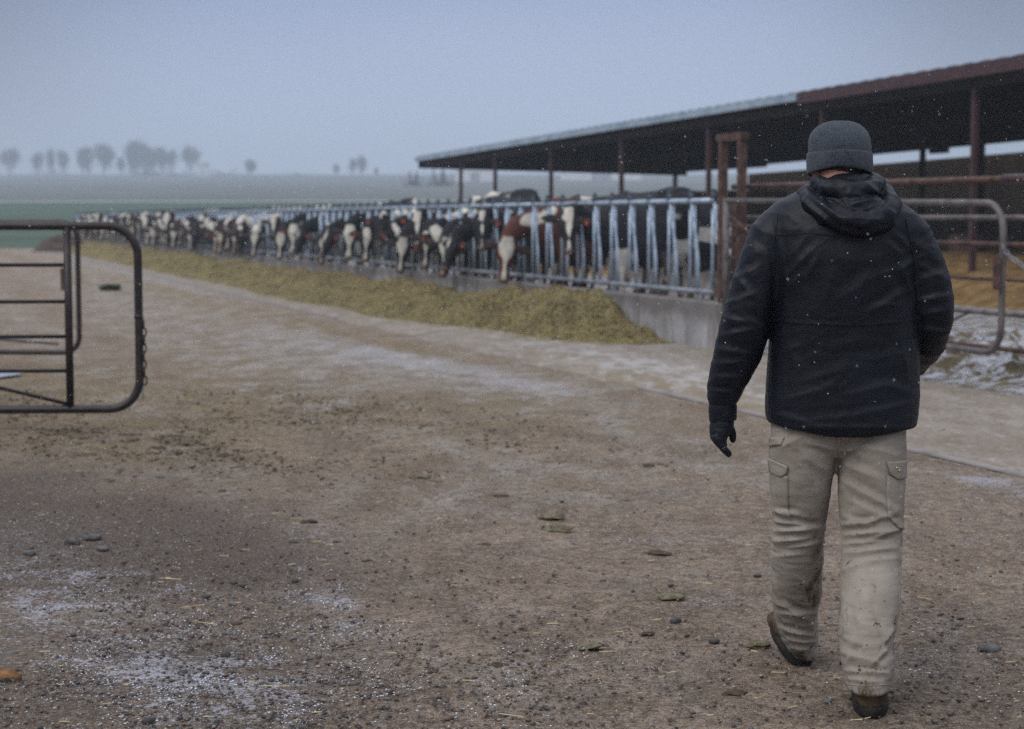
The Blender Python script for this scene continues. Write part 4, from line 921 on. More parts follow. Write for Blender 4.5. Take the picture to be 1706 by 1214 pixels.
# leaf
g = gp(6, 1136); V = []; n = 9
for i in range(n):
    for s in (-1, 1):
        t_ = i/(n-1); V.append((g.x-.05+.11*t_, g.y+s*.028*math.sin(math.pi*min(t_*1.05, 1))*(1+.2*math.sin(t_*14)), .012+.018*math.sin(math.pi*t_)+.008*s))
me = mesh('dry_leaf', V, [(2*i, 2*i+2, 2*i+3, 2*i+1) for i in range(n-1)]); o = link('dry_leaf', me, M['leaf']); sm_ = o.modifiers.new('t', 'SOLIDIFY'); sm_.thickness = .002; tag(o, 'curled dry orange leaf at the left edge of the foreground', 'leaf')
def scatter(name, n, size, mat, label, cat, dens=None, ymax=16, flat=.6, base=I1, faces=F1, elong=1.0):
    r = rng; out = []
    while len(out) < n:
        px = r.uniform(-40, 1746, 4000); py = 640+(r.random(4000)**.75)*620
        k = (CAMH)/((py-365)/FPX*1.0); Y = k; X = (px-853)/FPX*Y
        s = X*DV.x+Y*DV.y; p = X*NV.x+Y*NV.y
        ok = (Y < ymax) & (Y > 4.6)
        if dens is not None: ok &= r.random(4000) < dens(px, py, X, Y)
        ok &= (p < YP-.1) | (r.random(4000) < .12)
        out += list(zip(X[ok], Y[ok]))
    out = np.array(out[:n]); nb = len(base)
    sc = size[0]+(size[1]-size[0])*r.random(n)**7
    a = r.uniform(0, 6.28, n); jit = 1+.9*(r.random((n, nb, 1))-.5)
    B = base[None]*jit*sc[:, None, None]; B[:, :, 2] *= flat; B[:, :, 0] *= elong
    c_, s_ = np.cos(a)[:, None], np.sin(a)[:, None]
    x = B[:, :, 0]*c_-B[:, :, 1]*s_+out[:, 0:1]; y = B[:, :, 0]*s_+B[:, :, 1]*c_+out[:, 1:2]; z = B[:, :, 2]+sc[:, None]*flat*.35+.004
    V = np.stack([x, y, z], -1).reshape(-1, 3); F = (np.array(faces)[None]+np.arange(n)[:, None, None]*nb).reshape(-1, 3)
    me = bpy.data.meshes.new(name); me.vertices.add(len(V)); me.vertices.foreach_set('co', V.ravel()); me.loops.add(F.size); me.loops.foreach_set('vertex_index', F.ravel().astype(np.int32)); me.polygons.add(len(F)); me.polygons.foreach_set('loop_start', (np.arange(len(F))*3).astype(np.int32)); me.polygons.foreach_set('loop_total', np.full(len(F), 3, np.int32)); me.update(calc_edges=True)
    o = link(name, me, M[mat], sm=False); tag(o, label, cat, kind='stuff'); return o
def dleft(px, py, X, Y): return np.clip(.14+blob(px, py, 250, 1080, 330, 170)+.8*blob(px, py, 500, 1170, 260, 90)+.5*blob(px, py, 950, 1140, 260, 80)+.4*blob(px, py, 1600, 1100, 160, 120), 0, 1)
scatter('gravel', 5000, (.0012, .010), 'stone_dark', 'fine dark gravel strewn over the yard', 'gravel', dleft)
scatter('gravel', 12000, (.0012, .010), 'stone_brown', 'fine brown grit strewn over the yard', 'gravel', dleft)
scatter('gravel', 5000, (.0012, .008), 'stone_pale', 'fine pale chips strewn over the yard', 'gravel', dleft)
scatter('gravel', 9000, (.0012, .009), 'stone', 'fine grey gravel strewn over the yard', 'gravel', dleft)
def dfrost(px, py, X, Y):
    P_ = np.stack([X, Y, X*0], 1)
    m = .8*blob(px, py, 190, 1030, 380, 130, .45)+.7*blob(px, py, 430, 1150, 380, 90, .1)+.7*blob(px, py, 560, 1010, 120, 60, .6)+.5*blob(px, py, 1130, 905, 200, 18)+.5*blob(px, py, 900, 1120, 150, 50)+.5*blob(px, py, 1620, 860, 200, 60)+.3*blob(px, py, 1650, 1080, 200, 80)
    return np.clip(m*smooth(-.2, .35, fbm(P_, 6, 71, 3)+.25*fbm(P_, 30, 72, 2)), 0, 1)
scatter('frost_crumbs', 14000, (.0008, .0042), 'snow', 'crumbs of dry snow caught between the gravel', 'snow', dfrost, flat=.4)
def dlit(px, py, X, Y): return np.clip(blob(px, py, 210, 715, 300, 45, .06)+.7*blob(px, py, 60, 650, 250, 50)+.5*blob(px, py, 560, 680, 260, 30, .12), 0, 1)
scatter('mud_crumbs', 9000, (.002, .016), 'browns', 'dark crumbs of feed litter and mud under the gate', 'litter', dlit, flat=.5)
scatter('feed_litter', 16000, (.002, .014), 'clod', 'olive flakes of feed litter under the gate', 'litter', dlit, flat=.3, elong=1.8)
# straws
def straws(n, label, ycut, dens):
    V = []; F = []
    k = 0
    while k < n:
        px = random.uniform(0, 1706); py = random.uniform(650, 1214)
        if random.random() > dens(px, py): continue
        g = gp(px, py); L = random.uniform(.012, .05)*(1 if random.random() < .93 else 2.0); a = random.gauss(0, .9); d = Vector((math.cos(a), math.sin(a), 0))*L; w = Vector((-math.sin(a), math.cos(a), 0))*random.uniform(.0006, .0012); z = Vector((0, 0, .009)); h = Vector((0, 0, .002))
        b_ = len(V); V += [g+z-w, g+z+d-w+h, g+z+d+w+h, g+z+w, g+z+h*1.2, g+z+d+h*2.2]; F += [(b_, b_+1, b_+5, b_+4), (b_+4, b_+5, b_+2, b_+3)]; k += 1
    tag(link('straw_bits', mesh('straw_bits', V, F), M['straw_bit'], sm=False), label, 'straw', kind='stuff')
straws(260, 'thin pale straws scattered over the yard', 0, lambda x, y: .5 if y > 800 else .8)
# falling snow
V = []; F = []; ns = 0
T0 = [(1, 0, 0), (0, 1, 0), (0, 0, 1), (-1, 0, 0), (0, -1, 0), (0, 0, -1)]; TF = [(0, 1, 2), (1, 3, 2), (3, 4, 2), (4, 0, 2), (1, 0, 5), (3, 1, 5), (4, 3, 5), (0, 4, 5)]
fr_ = random.Random(3)
while ns < 2600:
    Y = 3.6+10.5*fr_.random()**1.3; X = fr_.uniform(-.32, .32)*Y; Z = CAMH+fr_.uniform(-.30, .14)*Y
    if Z < .05: continue
    d = Vector((fr_.gauss(.6, .5), fr_.gauss(0, .5), -1)).normalized(); r = fr_.uniform(.0006, .00125); u = d.cross(Vector((0, 1, .1))).normalized(); v = d.cross(u); b_ = len(V)
    V += [Vector((X, Y, Z))+u*(r*p_[0])+v*(r*p_[1])+d*(r*2.1*p_[2]) for p_ in T0]; F += [tuple(i+b_ for i in f) for f in TF]; ns += 1
tag(link('snowflakes', mesh('snowflakes', V, F), M['snow']), 'tiny snowflakes drifting down over the yard', 'snow', kind='stuff')

# ------------------------------------------------------------------ the man
YM = 5.70                                    # depth of his spine
def mp(px, py, dy=0.0): return at(px, py, YM+dy)
def pxm(dy=0.0): return (YM+dy)/FPX           # metres per photo pixel at that depth
VX, VY, VZ = Vector((1, 0, 0)), Vector((0, 1, 0)), Vector((0, 0, 1))
def hring(pl, pr, py, rd, dy=0.0, n=40, sq=.85):
    """horizontal cross-section whose left and right edges fall on the measured outline"""
    c = mp((pl+pr)/2, py, dy); return oring(c, VX, VY, (pr-pl)/2*pxm(dy), rd, n, sq)
def limb(mb, pts, n=24, capn=True):
    """pts: px, py, dy, half width px, depth radius m; rings square to the path"""
    P_ = [mp(a, b_, c) for a, b_, c, w, d in pts]; R = []
    for i, p in enumerate(P_):
        t = (P_[min(i+1, len(P_)-1)]-P_[max(i-1, 0)]).normalized()
        side = VX-t*t.x if abs(t.x) < .9 else VZ-t*t.z
        side.normalize(); dep = t.cross(side)
        R.append(oring(p, side, dep, pts[i][3]*pxm(pts[i][2]), pts[i][4], n, .92))
    mb.loft(R)
def segd(px, py, x0, y0, x1, y1):
    dx, dy = x1-x0, y1-y0; L2 = dx*dx+dy*dy; t = np.clip(((px-x0)*dx+(py-y0)*dy)/L2, 0, 1)
    d = np.hypot(px-x0-t*dx, py-y0-t*dy); sgn = np.sign((px-x0)*dy-(py-y0)*dx)
    return d, t, sgn
def folds(P_, nrm, lst, face=-1):
    """cloth folds: each (x0,y0,x1,y1,width,height mm); a ridge with a soft trough on its lower side"""
    px, py = proj(P_); wgt = smooth(-.1, .45, -nrm[:, 1]*(-face) if face < 0 else nrm[:, 1]) if False else smooth(-.25, .35, -nrm[:, 1])
    h = np.zeros(len(P_))
    for x0, y0, x1, y1, w, a in lst:
        d, t, sg = segd(px, py, x0, y0, x1, y1); env = np.sin(np.clip(t, 0.02, .98)*math.pi)**.5
        s_ = d*sg/w
        h += a*.001*env*(np.exp(-np.abs(s_)*1.5)*1.0-.7*np.exp(-(s_-1.3)**2))*FK
    return h*wgt
FK = .85
def ridged(P_, scale, seed, stretch):
    Q = P_*np.array(stretch); w = fbm(Q, scale*.6, seed+50, 2)[:, None]*.35/scale*2
    n_ = fbm(Q+w, scale, seed, 3); return 1-2*np.abs(n_)
def m_cloth(name, c1, c2, rough, weave, wd, spec=.3, sheen=0, scale=4, dirt=None, coat=0):
    m, t = newmat(name, rough, spec); p = t.pos()
    c = t.mix(t.ramp(t.noise(p, scale, 5, .65), .35, .65), c1, c2)
    if dirt: 
        c = t.mix(t.math('MULTIPLY', t.ramp(t.noise(p, 9, 5, .7, ((1, 1, .5), 0)), .56, .68), t.attr('soil')), c, dirt)
        c = t.mix(t.math('MULTIPLY', t.ramp(t.noise(p, 42, 3, .6), .64, .70), t.attr('soil')), c, tuple(q*.6 for q in dirt))
    t.col(c)
    if sheen: t.b.inputs['Sheen Weight'].default_value = sheen
    b_ = t.bump(t.noise(p, weave, 3, .7), wd, .8); t.bump(t.noise(p, 26, 4, .6), .004, .5, b_); return m
M['jacket'] = m_cloth('black_waxed_jacket_cloth', (.0030, .0042, .0085), (.0065, .0085, .0155), .44, 900, .0006, .24)
M['pants'] = m_cloth('taupe_canvas', (.255, .225, .192), (.35, .315, .272), .9, 700, .001, .15, 0, 3, (.085, .062, .035))
M['boots'] = m_cloth('muddy_brown_boot_leather', (.045, .030, .016), (.12, .085, .045), .8, 120, .003, .25, 0, 14)
M['sole'] = m_cloth('dark_boot_sole', (.012, .011, .010), (.035, .03, .024), .85, 150, .002, .2, 0, 20)
M['skin'] = simple('ruddy_skin', (.42, .20, .15), (.50, .26, .20), 12, .55, .35, 0, .001, 200)
M['hair'] = simple('short_dark_hair', (.03, .022, .018), (.07, .05, .04), 60, .8, .2, 0, .002, 300)
M['glove'] = m_cloth('black_leather_glove', (.003, .004, .006), (.008, .011, .016), .45, 400, .0008, .25)
M['red'] = simple('orange_glove_patch', (.5, .08, .02), (.6, .12, .03), 10, .6, .3)
def m_knit():
    m, t = newmat('charcoal_knit_wool', .95, .12); p = t.pos(); uv = t.n('UVMap').outputs[0]
    sx = t.n('SeparateXYZ'); t.l(uv, sx.inputs[0])
    c = t.mix(t.ramp(t.noise(p, 260, 4, .85), .43, .58), (.008, .014, .022), (.062, .086, .118))
    c = t.mix(t.ramp(t.noise(p, 14, 4, .6), .35, .7), c, t.mix(.5, c, (.075, .085, .105)))
    t.col(c); t.b.inputs['Sheen Weight'].default_value = .15; t.b.inputs['Sheen Roughness'].default_value = .6
    w = t.math('SINE', t.math('MULTIPLY', t.attr('rib'), 1.0))
    b_ = t.bump(w, .0006, .7); t.bump(t.noise(p, 260, 3, .8), .0035, 1.0, b_); return m
M['knit'] = m_knit()
base = gp(1400, 1150); MAN = empty('person', (base.x, base.y, 0), 'man in dark beanie, black hooded jacket and tan cargo trousers walking away', 'person')
def wear(name, me, mat, parent=MAN): return link(name, me, M[mat], parent, parent is MAN)
def sub(name, me, mat, parent):
    o = bpy.data.objects.new(name, me); C.objects.link(o); me.materials.append(M[mat]) if not me.materials else None
    me.polygons.foreach_set('use_smooth', [True]*len(me.polygons)); o.parent = parent
    o.matrix_parent_inverse = Matrix.Identity(4); return o
# ---- body (one surface, mostly under the clothes)
b = MB(); hc = mp(1398, 262, .02)
b.loft([oring(hc+Vector((0, dy_, dz_)), VX, VY, rx, ry, 24) for dz_, rx, ry, dy_ in ((.098, .03, .03, 0), (.088, .055, .065, 0), (.055, .076, .092, 0), (.01, .079, .098, 0), (-.04, .075, .090, .01), (-.085, .066, .075, .025), (-.115, .048, .05, .05), (-.128, .02, .02, .06))])
b.ball(hc+Vector((0, .105, -.035)), (.015, .022, .028), 10, 8)                   # nose
b.ball(hc+Vector((0, .085, -.095)), (.028, .018, .012), 10, 8)                   # lips and chin
for s in (-1, 1):
    b.ball(hc+Vector((s*.031, .088, -.005)), (.016, .010, .010), 8, 6); b.ball(hc+Vector((s*.081, 0, -.03)), (.008, .018, .032), 10, 8)
    b.ball(hc+Vector((s*.04, .07, -.05)), (.026, .022, .02), 8, 6)
nk = mp(1398, 300, -.01)
b.loft([oring(nk+Vector((0, -.0, dz_)), VX, VY, rx, ry, 20) for dz_, rx, ry in ((.06, .058, .062), (.02, .062, .066), (-.03, .068, .07), (-.07, .11, .08))])
b.loft([hring(1330, 1462, 335, .07, .0), hring(1290, 1505, 360, .085), hring(1300, 1500, 450, .10), hring(1310, 1498, 560, .10), hring(1305, 1500, 650, .11), hring(1300, 1490, 730, .11)])
limb(b, [(1305, 372, 0, 20, .04), (1262, 450, 0, 20, .04), (1240, 540, 0, 18, .036), (1212, 640, .03, 13, .028), (1204, 695, .035, 10, .02)], 14)
limb(b, [(1500, 375, 0, 20, .04), (1540, 450, -.01, 20, .04), (1553, 530, -.0, 18, .036), (1538, 575, .09, 15, .03), (1525, 598, .16, 13, .024)], 14)
limb(b, [(1345, 715, 0, 38, .08), (1332, 800, .03, 32, .07), (1325, 900, .09, 26, .055), (1324, 1000, .22, 20, .05), (1340, 1075, .36, 14, .04)], 14)
limb(b, [(1450, 715, 0, 38, .08), (1450, 800, -.03, 34, .07), (1452, 900, -.09, 28, .055), (1450, 1020, -.18, 20, .045), (1450, 1130, -.27, 12, .035)], 14)
body = wear('body', voxel(b.me('body'), .008, 3), 'skin')
b = MB(); b.loft([oring(hc+Vector((0, dy_-.006, dz_)), VX, VY, rx, ry, 24) for dz_, rx, ry, dy_ in ((.03, .074, .088, .0), (.0, .078, .094, .0), (-.03, .075, .088, -.006), (-.055, .066, .074, -.012))]); wear('hair', b.me('hair'), 'hair')
# ---- jacket
b = MB()
b.loft([hring(1362, 1450, 302, .065, .01), hring(1352, 1456, 310, .075, .0), hring(1322, 1476, 322, .095, .0), hring(1292, 1502, 338, .115, 0), hring(1276, 1522, 356, .135), hring(1270, 1527, 380, .150), hring(1274, 1526, 430, .165), hring(1284, 1526, 490, .165),
        hring(1285, 1527, 540, .160), hring(1281, 1528, 580, .158), hring(1277, 1529, 620, .160), hring(1275, 1529, 660, .166), hring(1275, 1527, 690, .170), hring(1278, 1525, 706, .166)])
limb(b, [(1318, 352, 0, 16, .05), (1302, 366, .0, 28, .075), (1287, 392, .0, 37, .085), (1272, 430, -.01, 38, .083), (1258, 470, -.015, 37, .078), (1248, 510, -.02, 38, .076), (1240, 548, -.015, 41, .078), (1229, 590, .0, 39, .073), (1218, 622, .015, 34, .066), (1208, 648, .03, 29, .058), (1204, 664, .03, 25, .050), (1204, 673, .03, 22, .045)])
limb(b, [(1476, 350, 0, 18, .05), (1492, 366, 0, 30, .075), (1512, 394, .0, 37, .085), (1530, 432, -.01, 37, .083), (1543, 470, -.015, 38, .080), (1550, 505, -.015, 37, .078), (1552, 535, .0, 34, .075), (1546, 562, .06, 30, .068), (1537, 580, .13, 26, .060), (1528, 594, .19, 22, .050), (1520, 602, .23, 19, .044)])
jm = voxel(b.me('jacket'), .0058, 5, .5)
P_ = verts(jm)
# hem: lower at the back middle, lifted at the sides
px, py = proj(P_)
dropw = smooth(640, 700, py)*(P_[:, 0] > mp(1262, 700).x)
P_[:, 2] -= dropw*.022*smooth(.95, .1, np.abs((px-1420)/130))*(P_[:, 1] < YM)
P_[:, 2] += dropw*.006*smooth(1330, 1275, px)
setv(jm, P_); nrm = norms(jm); px, py = proj(P_)
JF = [(1300, 534, 1424, 541, 3, 1.8), (1424, 541, 1522, 534, 3, 1.8),          # waist seam
 (1300, 470, 1362, 408, 9, 6), (1296, 498, 1340, 452, 8, 4), (1345, 462, 1362, 424, 7, 5), (1320, 430, 1352, 380, 9, 3.5), (1392, 500, 1440, 470, 12, 3),
 (1528, 512, 1500, 442, 9, 9), (1495, 452, 1525, 430, 8, 7), (1450, 520, 1512, 482, 9, 7), (1462, 508, 1500, 508, 7, 4), (1440, 470, 1496, 445, 12, 4), (1470, 400, 1508, 428, 8, 4.5), (1485, 384, 1520, 420, 7, 4),
 (1290, 360, 1300, 420, 6, 4), (1294, 440, 1290, 520, 6, 5), (1308, 352, 1330, 372, 7, 3),
 (1290, 600, 1340, 570, 10, 3), (1330, 640, 1420, 610, 12, 3), (1300, 668, 1400, 640, 11, 3.5), (1400, 660, 1500, 636, 10, 4), (1430, 690, 1515, 672, 8, 4.5), (1350, 700, 1440, 690, 8, 3), (1440, 600, 1520, 585, 11, 3), (1470, 640, 1524, 655, 9, 4), (1290, 690, 1350, 704, 7, 3), (1380, 580, 1450, 560, 12, 2.5),
 (1360, 520, 1400, 430, 14, 3), (1420, 500, 1470, 420, 14, 3), (1310, 560, 1330, 620, 10, 2.5), (1500, 560, 1514, 640, 8, 3.5),
 # left sleeve
 (1215, 470, 1270, 440, 8, 5), (1222, 455, 1262, 500, 8, 4.5), (1208, 506, 1262, 488, 7, 6), (1204, 528, 1256, 540, 7, 6.5), (1230, 520, 1282, 552, 7, 6), (1198, 560, 1262, 548, 7, 6), (1195, 580, 1250, 590, 7, 5.5), (1188, 606, 1242, 602, 6, 5), (1184, 628, 1240, 628, 6, 5), (1182, 650, 1234, 654, 5, 5), (1240, 390, 1270, 430, 9, 4), (1250, 372, 1292, 396, 8, 3.5), (1276, 400, 1284, 470, 6, 4), (1225, 420, 1258, 412, 8, 3),
 # right sleeve
 (1532, 440, 1582, 470, 8, 5), (1528, 468, 1576, 452, 8, 5), (1530, 500, 1584, 492, 7, 6), (1528, 524, 1582, 516, 7, 6), (1530, 546, 1578, 552, 6, 6), (1528, 566, 1566, 576, 6, 5), (1510, 396, 1548, 420, 9, 4.5), (1535, 410, 1545, 480, 7, 4), (1530, 585, 1552, 590, 5, 4)]
h = folds(P_, nrm, JF)
torso = smooth(1262, 1290, px)*smooth(1540, 1515, px)
sleeve = 1-torso
h += ridged(P_, 7, 3, (1, 1, 1.6))*.0016*(torso*.15+sleeve*1.0)+ridged(P_, 8, 13, (1.5, 1, .8))*.0014*torso+ridged(P_, 15, 7, (.8, .8, 1.5))*.0016*(sleeve*1.3+.25)+fbm(P_, 4, 9, 2)*.006+ridged(P_, 30, 11, (.8, .8, 1.3))*.0009
h *= smooth(296, 318, py)
h += .003*np.exp(-((py-(712+0*px)-0)/4.0)**2)*torso
P_ = P_+nrm*h[:, None]; setv(jm, P_)
jacket = wear('jacket', jm, 'jacket')
def onsurf(me_list):
    V = []; T = []
    for me in me_list:
        me.calc_loop_triangles(); o = len(V); V += [v.co.copy() for v in me.vertices]; T += [tuple(i+o for i in t.vertices) for t in me.loop_triangles]
    return BVHTree.FromPolygons(V, T)
def cast(bvh, px, py, off=.0):
    o = Vector((0, 0, CAMH)); d = ray(px, py).normalized(); hit, n_, i_, ds = bvh.ray_cast(o, d)
    if hit is None: return None
    if n_.dot(d) > 0: n_ = -n_
    return hit+n_*off, n_
def seam(me, pts, r, name, mat, parent, off=.001, step=5, rep=True):
    bvh = onsurf([me]); P2 = []
    for (x0, y0), (x1, y1) in zip(pts[:-1], pts[1:]):
        n_ = max(1, int(math.hypot(x1-x0, y1-y0)/step))
        for k in range(n_+1):
            q = cast(bvh, x0+(x1-x0)*k/n_, y0+(y1-y0)*k/n_, off)
            if q and q[0].y < YM+1: P2.append(q[0])
    if len(P2) > 2: return MB().tube(P2, r, 6).build(name, M[mat], parent, True)
for pts in ([(1296, 356), (1291, 400), (1292, 440), (1288, 490)], [(1508, 362), (1516, 400), (1522, 440), (1526, 480)], [(1292, 392), (1350, 388), (1392, 394)], [(1290, 534), (1350, 539), (1424, 541), (1490, 538), (1522, 532)]):
    seam(jm, pts, .0014, 'seam', 'jacket', MAN)
# cuffs and gloves
b = MB(); limb(b, [(1205, 668, .03, 22, .044), (1204, 680, .03, 23.5, .044), (1204, 692, .03, 23, .042), (1205, 702, .03, 22.5, .040)]); me = voxel(b.me('cuff'), .005, 3); P_ = verts(me); setv(me, P_+norms(me)*(ridged(P_, 45, 5, (1.4, 1.4, .25))*.0014)[:, None]); wear('cuff', me, 'jacket')
b = MB(); limb(b, [(1522, 598, .21, 19, .044), (1517, 606, .25, 19, .042), (1512, 612, .29, 18, .04)]); wear('cuff', voxel(b.me('cuff'), .005, 3), 'jacket')
def finger(mb, pts, n=10):
    P2 = [mp(a, b_, c) for a, b_, c, r in pts]; R = []
    for i, p in enumerate(P2):
        t = (P2[min(i+1, len(P2)-1)]-P2[max(i-1, 0)]).normalized(); u = (VY-t*t.y).normalized(); v = t.cross(u); R.append(oring(p, u, v, pts[i][3], pts[i][3], n))
    mb.loft(R)
b = MB()
limb(b, [(1205, 692, .03, 19, .036), (1203, 704, .03, 20, .040), (1199, 718, .03, 17.5, .042), (1197.5, 728, .035, 14, .044), (1201, 737, .04, 10, .042), (1206, 744, .04, 6, .034)], 20)
# fingers: index is farthest forward, little finger nearest the camera; all curl towards the thigh
for k, (dy, ln, sh) in enumerate(((-.002, .84, -3), (.024, .97, -1), (.048, 1.0, 0), (.072, .93, 2))):
    x0, y0 = 1194+sh*.5, 728
    e = (ln-1)*26
    finger(b, [(x0, y0-4, dy, .0118), (x0+3, y0+6+e*.2, dy, .0118), (x0+7.5, y0+15+e*.45, dy+.001, .0112), (x0+14, y0+23+e*.7, dy+.002, .0098), (x0+20, y0+29+e*.9, dy+.002, .0088), (x0+22.5, y0+32+e, dy+.002, .0055)])
finger(b, [(1211, 706, .04, .013), (1217.5, 715, .04, .0130), (1220.5, 724, .04, .0118), (1221.0, 733, .04, .0100), (1220.5, 737, .04, .005)])
gm = voxel(b.me('glove'), .0026, 4, .5); P_ = verts(gm); setv(gm, P_+norms(gm)*((ridged(P_, 40, 3, (1, 1, 2))*.0011+fbm(P_, 60, 5, 2)*.0006))[:, None]); wear('glove', gm, 'glove')
b = MB()
limb(b, [(1516, 606, .27, 15, .030), (1512, 614, .31, 17, .033), (1506, 620, .35, 17, .035), (1500, 626, .385, 14, .033)], 18)
for k in range(4):
    z0 = k*6.5; finger(b, [(1503-2*k, 612+z0, .37, .0095), (1492-2*k, 616+z0, .40, .0098), (1484-2*k, 622+z0, .385, .0092), (1484-2*k, 628+z0, .36, .0082)])
finger(b, [(1510, 604, .35, .011), (1500, 602, .385, .011), (1492, 606, .40, .009)])
gm = voxel(b.me('glove'), .003, 3, .5); g2 = wear('glove', gm, 'glove')
b = MB(); b.box(mp(1529, 608, .235), (.006, .004, .006)); b.build('wrist_tab', M['red'], MAN, True)
# a second glove trim visible under the elbow: outer edge of the right hand
b = MB(); limb(b, [(1536, 588, .17, 20, .04), (1533, 602, .21, 17, .036), (1530, 613, .24, 12, .03), (1528, 620, .25, 6, .02)], 18); wear('cuff', voxel(b.me('cuff'), .004, 3), 'glove')
# ---- hood lying on the shoulders
b = MB()
def hood_roll(pts, n=20):
    P2 = [mp(a, b_, c) for a, b_, c, r1, r2 in pts]; R = []
    for i, p in enumerate(P2):
        t = (P2[min(i+1, len(P2)-1)]-P2[max(i-1, 0)]).normalized(); u = (VY-t*t.y).normalized(); v = t.cross(u); R.append(oring(p, u, v, pts[i][3], pts[i][4], n))
    b.loft(R)
# lower roll sweeping from the left shoulder down and up to the right
hood_roll([(1346, 318, .05, .030, .016), (1340, 326, -.03, .036, .022), (1354, 340, -.10, .040, .030), (1378, 357, -.135, .045, .034), (1410, 369, -.155, .050, .036), (1442, 373, -.16, .052, .036), (1467, 364, -.14, .052, .040), (1480, 346, -.09, .046, .036), (1474, 328, -.02, .04, .03), (1464, 316, .05, .03, .02)])
# upper bunch round the neck
hood_roll([(1364, 306, .04, .032, .020), (1362, 310, -.05, .036, .026), (1380, 316, -.10, .042, .034), (1412, 322, -.115, .048, .040), (1440, 322, -.105, .046, .040), (1455, 312, -.05, .040, .034), (1448, 302, .03, .03, .022)])
hood_roll([(1380, 338, -.10, .035, .026), (1420, 345, -.135, .045, .030), (1462, 342, -.115, .042, .026)])
b.loft([hring(1384, 1444, 291, .045, -.035, 28), hring(1368, 1450, 301, .072, -.03, 28), hring(1352, 1458, 314, .09, -.03, 28), hring(1346, 1466, 330, .10, -.02, 28), hring(1352, 1462, 350, .10, -.0, 28)])
hm_ = voxel(b.me('hood'), .0045, 7, .55); P_ = verts(hm_); nrm = norms(hm_)
HF = [(1334, 330, 1392, 378, 5, 9), (1392, 378, 1440, 391, 5, 8), (1440, 391, 1486, 372, 6, 7), (1342, 322, 1400, 362, 5, 7), (1355, 312, 1376, 340, 6, 6), (1376, 332, 1412, 352, 6, 8), (1405, 330, 1420, 356, 7, 9), (1412, 358, 1480, 338, 6, 9), (1400, 362, 1470, 366, 5, 7), (1418, 322, 1462, 336, 6, 7), (1440, 306, 1470, 326, 5, 6), (1380, 304, 1400, 322, 6, 5), (1420, 340, 1466, 330, 5, 6), (1470, 350, 1488, 330, 5, 6)]
h = folds(P_, nrm, HF)+ridged(P_, 12, 21, (1, 1, 1.4))*.0045+ridged(P_, 26, 22, (.8, 1, 1.4))*.0018
setv(hm_, P_+nrm*h[:, None]); wear('hood', hm_, 'jacket')
# ---- beanie
def rib_attr(me, c):
    P2 = verts(me); a = np.arctan2(P2[:, 0]-c.x, P2[:, 1]-c.y); attr(me, 'rib', a*85)
hcx = mp(1398, 250)
def beanie():
    rows = [(200.5, 1390, 1404, .012), (201.5, 1382, 1414, .028), (204, 1373, 1424, .045), (208, 1365, 1432, .060), (214, 1357.5, 1440, .076), (222, 1351.5, 1446, .089), (232, 1348.5, 1449.5, .099), (244, 1347, 1451, .105), (256, 1347, 1451, .107), (268, 1347, 1450, .106), (280, 1348, 1449, .104)]
    R_ = [hring(l, r, y, d, .02, 72, .97) for y, l, r, d in rows]; b_ = MB(); b_.loft(R_); me = b_.me('beanie')
    bm = bmesh.new(); bm.from_mesh(me); bmesh.ops.subdivide_edges(bm, edges=bm.edges, cuts=2, use_grid_fill=True); bm.to_mesh(me); bm.free()
    P2 = verts(me); n_ = norms(me); P2 = P2+n_*(fbm(P2, 11, 5, 3)*.0045+ridged(P2, 16, 8, (.5, .5, 2))*.0018*smooth(225, 250, proj(P2)[1]))[:, None]
    px_, py_ = proj(P2); P2 = P2+n_*(-.003*np.exp(-((px_-1357)/7)**2-((py_-230)/8)**2))[:, None]
    setv(me, P2); rib_attr(me, hcx); return me
crown = wear('beanie', beanie(), 'knit')
b = MB(); R_ = []
for y, gx, dep in ((257, .0, .112), (254.5, 1.5, .116), (256, 2.6, .1185), (262, 3.0, .120), (272, 2.8, .120), (282, 2.2, .119), (288, 1.2, .117), (290.5, -.8, .113), (288, -3, .106), (270, -3, .106)):
    rg = hring(1347-gx, 1450+gx, y, dep, .02, 96, .97)
    out = []
    for q in rg:
        a = (q.y-(YM+.02))/dep; s_ = (q.x-mp(1398, 250).x)/.095
        lift = (.0185 if y > 265 else .007)*max(0, 1-s_*s_)*(1 if a < 0 else -.6)*(1.15 if s_ < 0 else 1)
        out.append(q+Vector((0, 0, lift)))
    R_.append(out)
b.loft(R_, False); me = b.me('cuff'); bm = bmesh.new(); bm.from_mesh(me); bmesh.ops.subdivide_edges(bm, edges=bm.edges, cuts=1, use_grid_fill=True); bmesh.ops.smooth_vert(bm, verts=bm.verts, factor=.5); bm.to_mesh(me); bm.free()
P_ = verts(me); setv(me, P_+norms(me)*(fbm(P_, 16, 15, 3)*.0030)[:, None]); rib_attr(me, hcx)
cf = link('turn_up', me, M['knit']); cf.parent = crown; cf.matrix_parent_inverse = (Matrix.Translation(MAN.location) @ crown.matrix_parent_inverse).inverted()
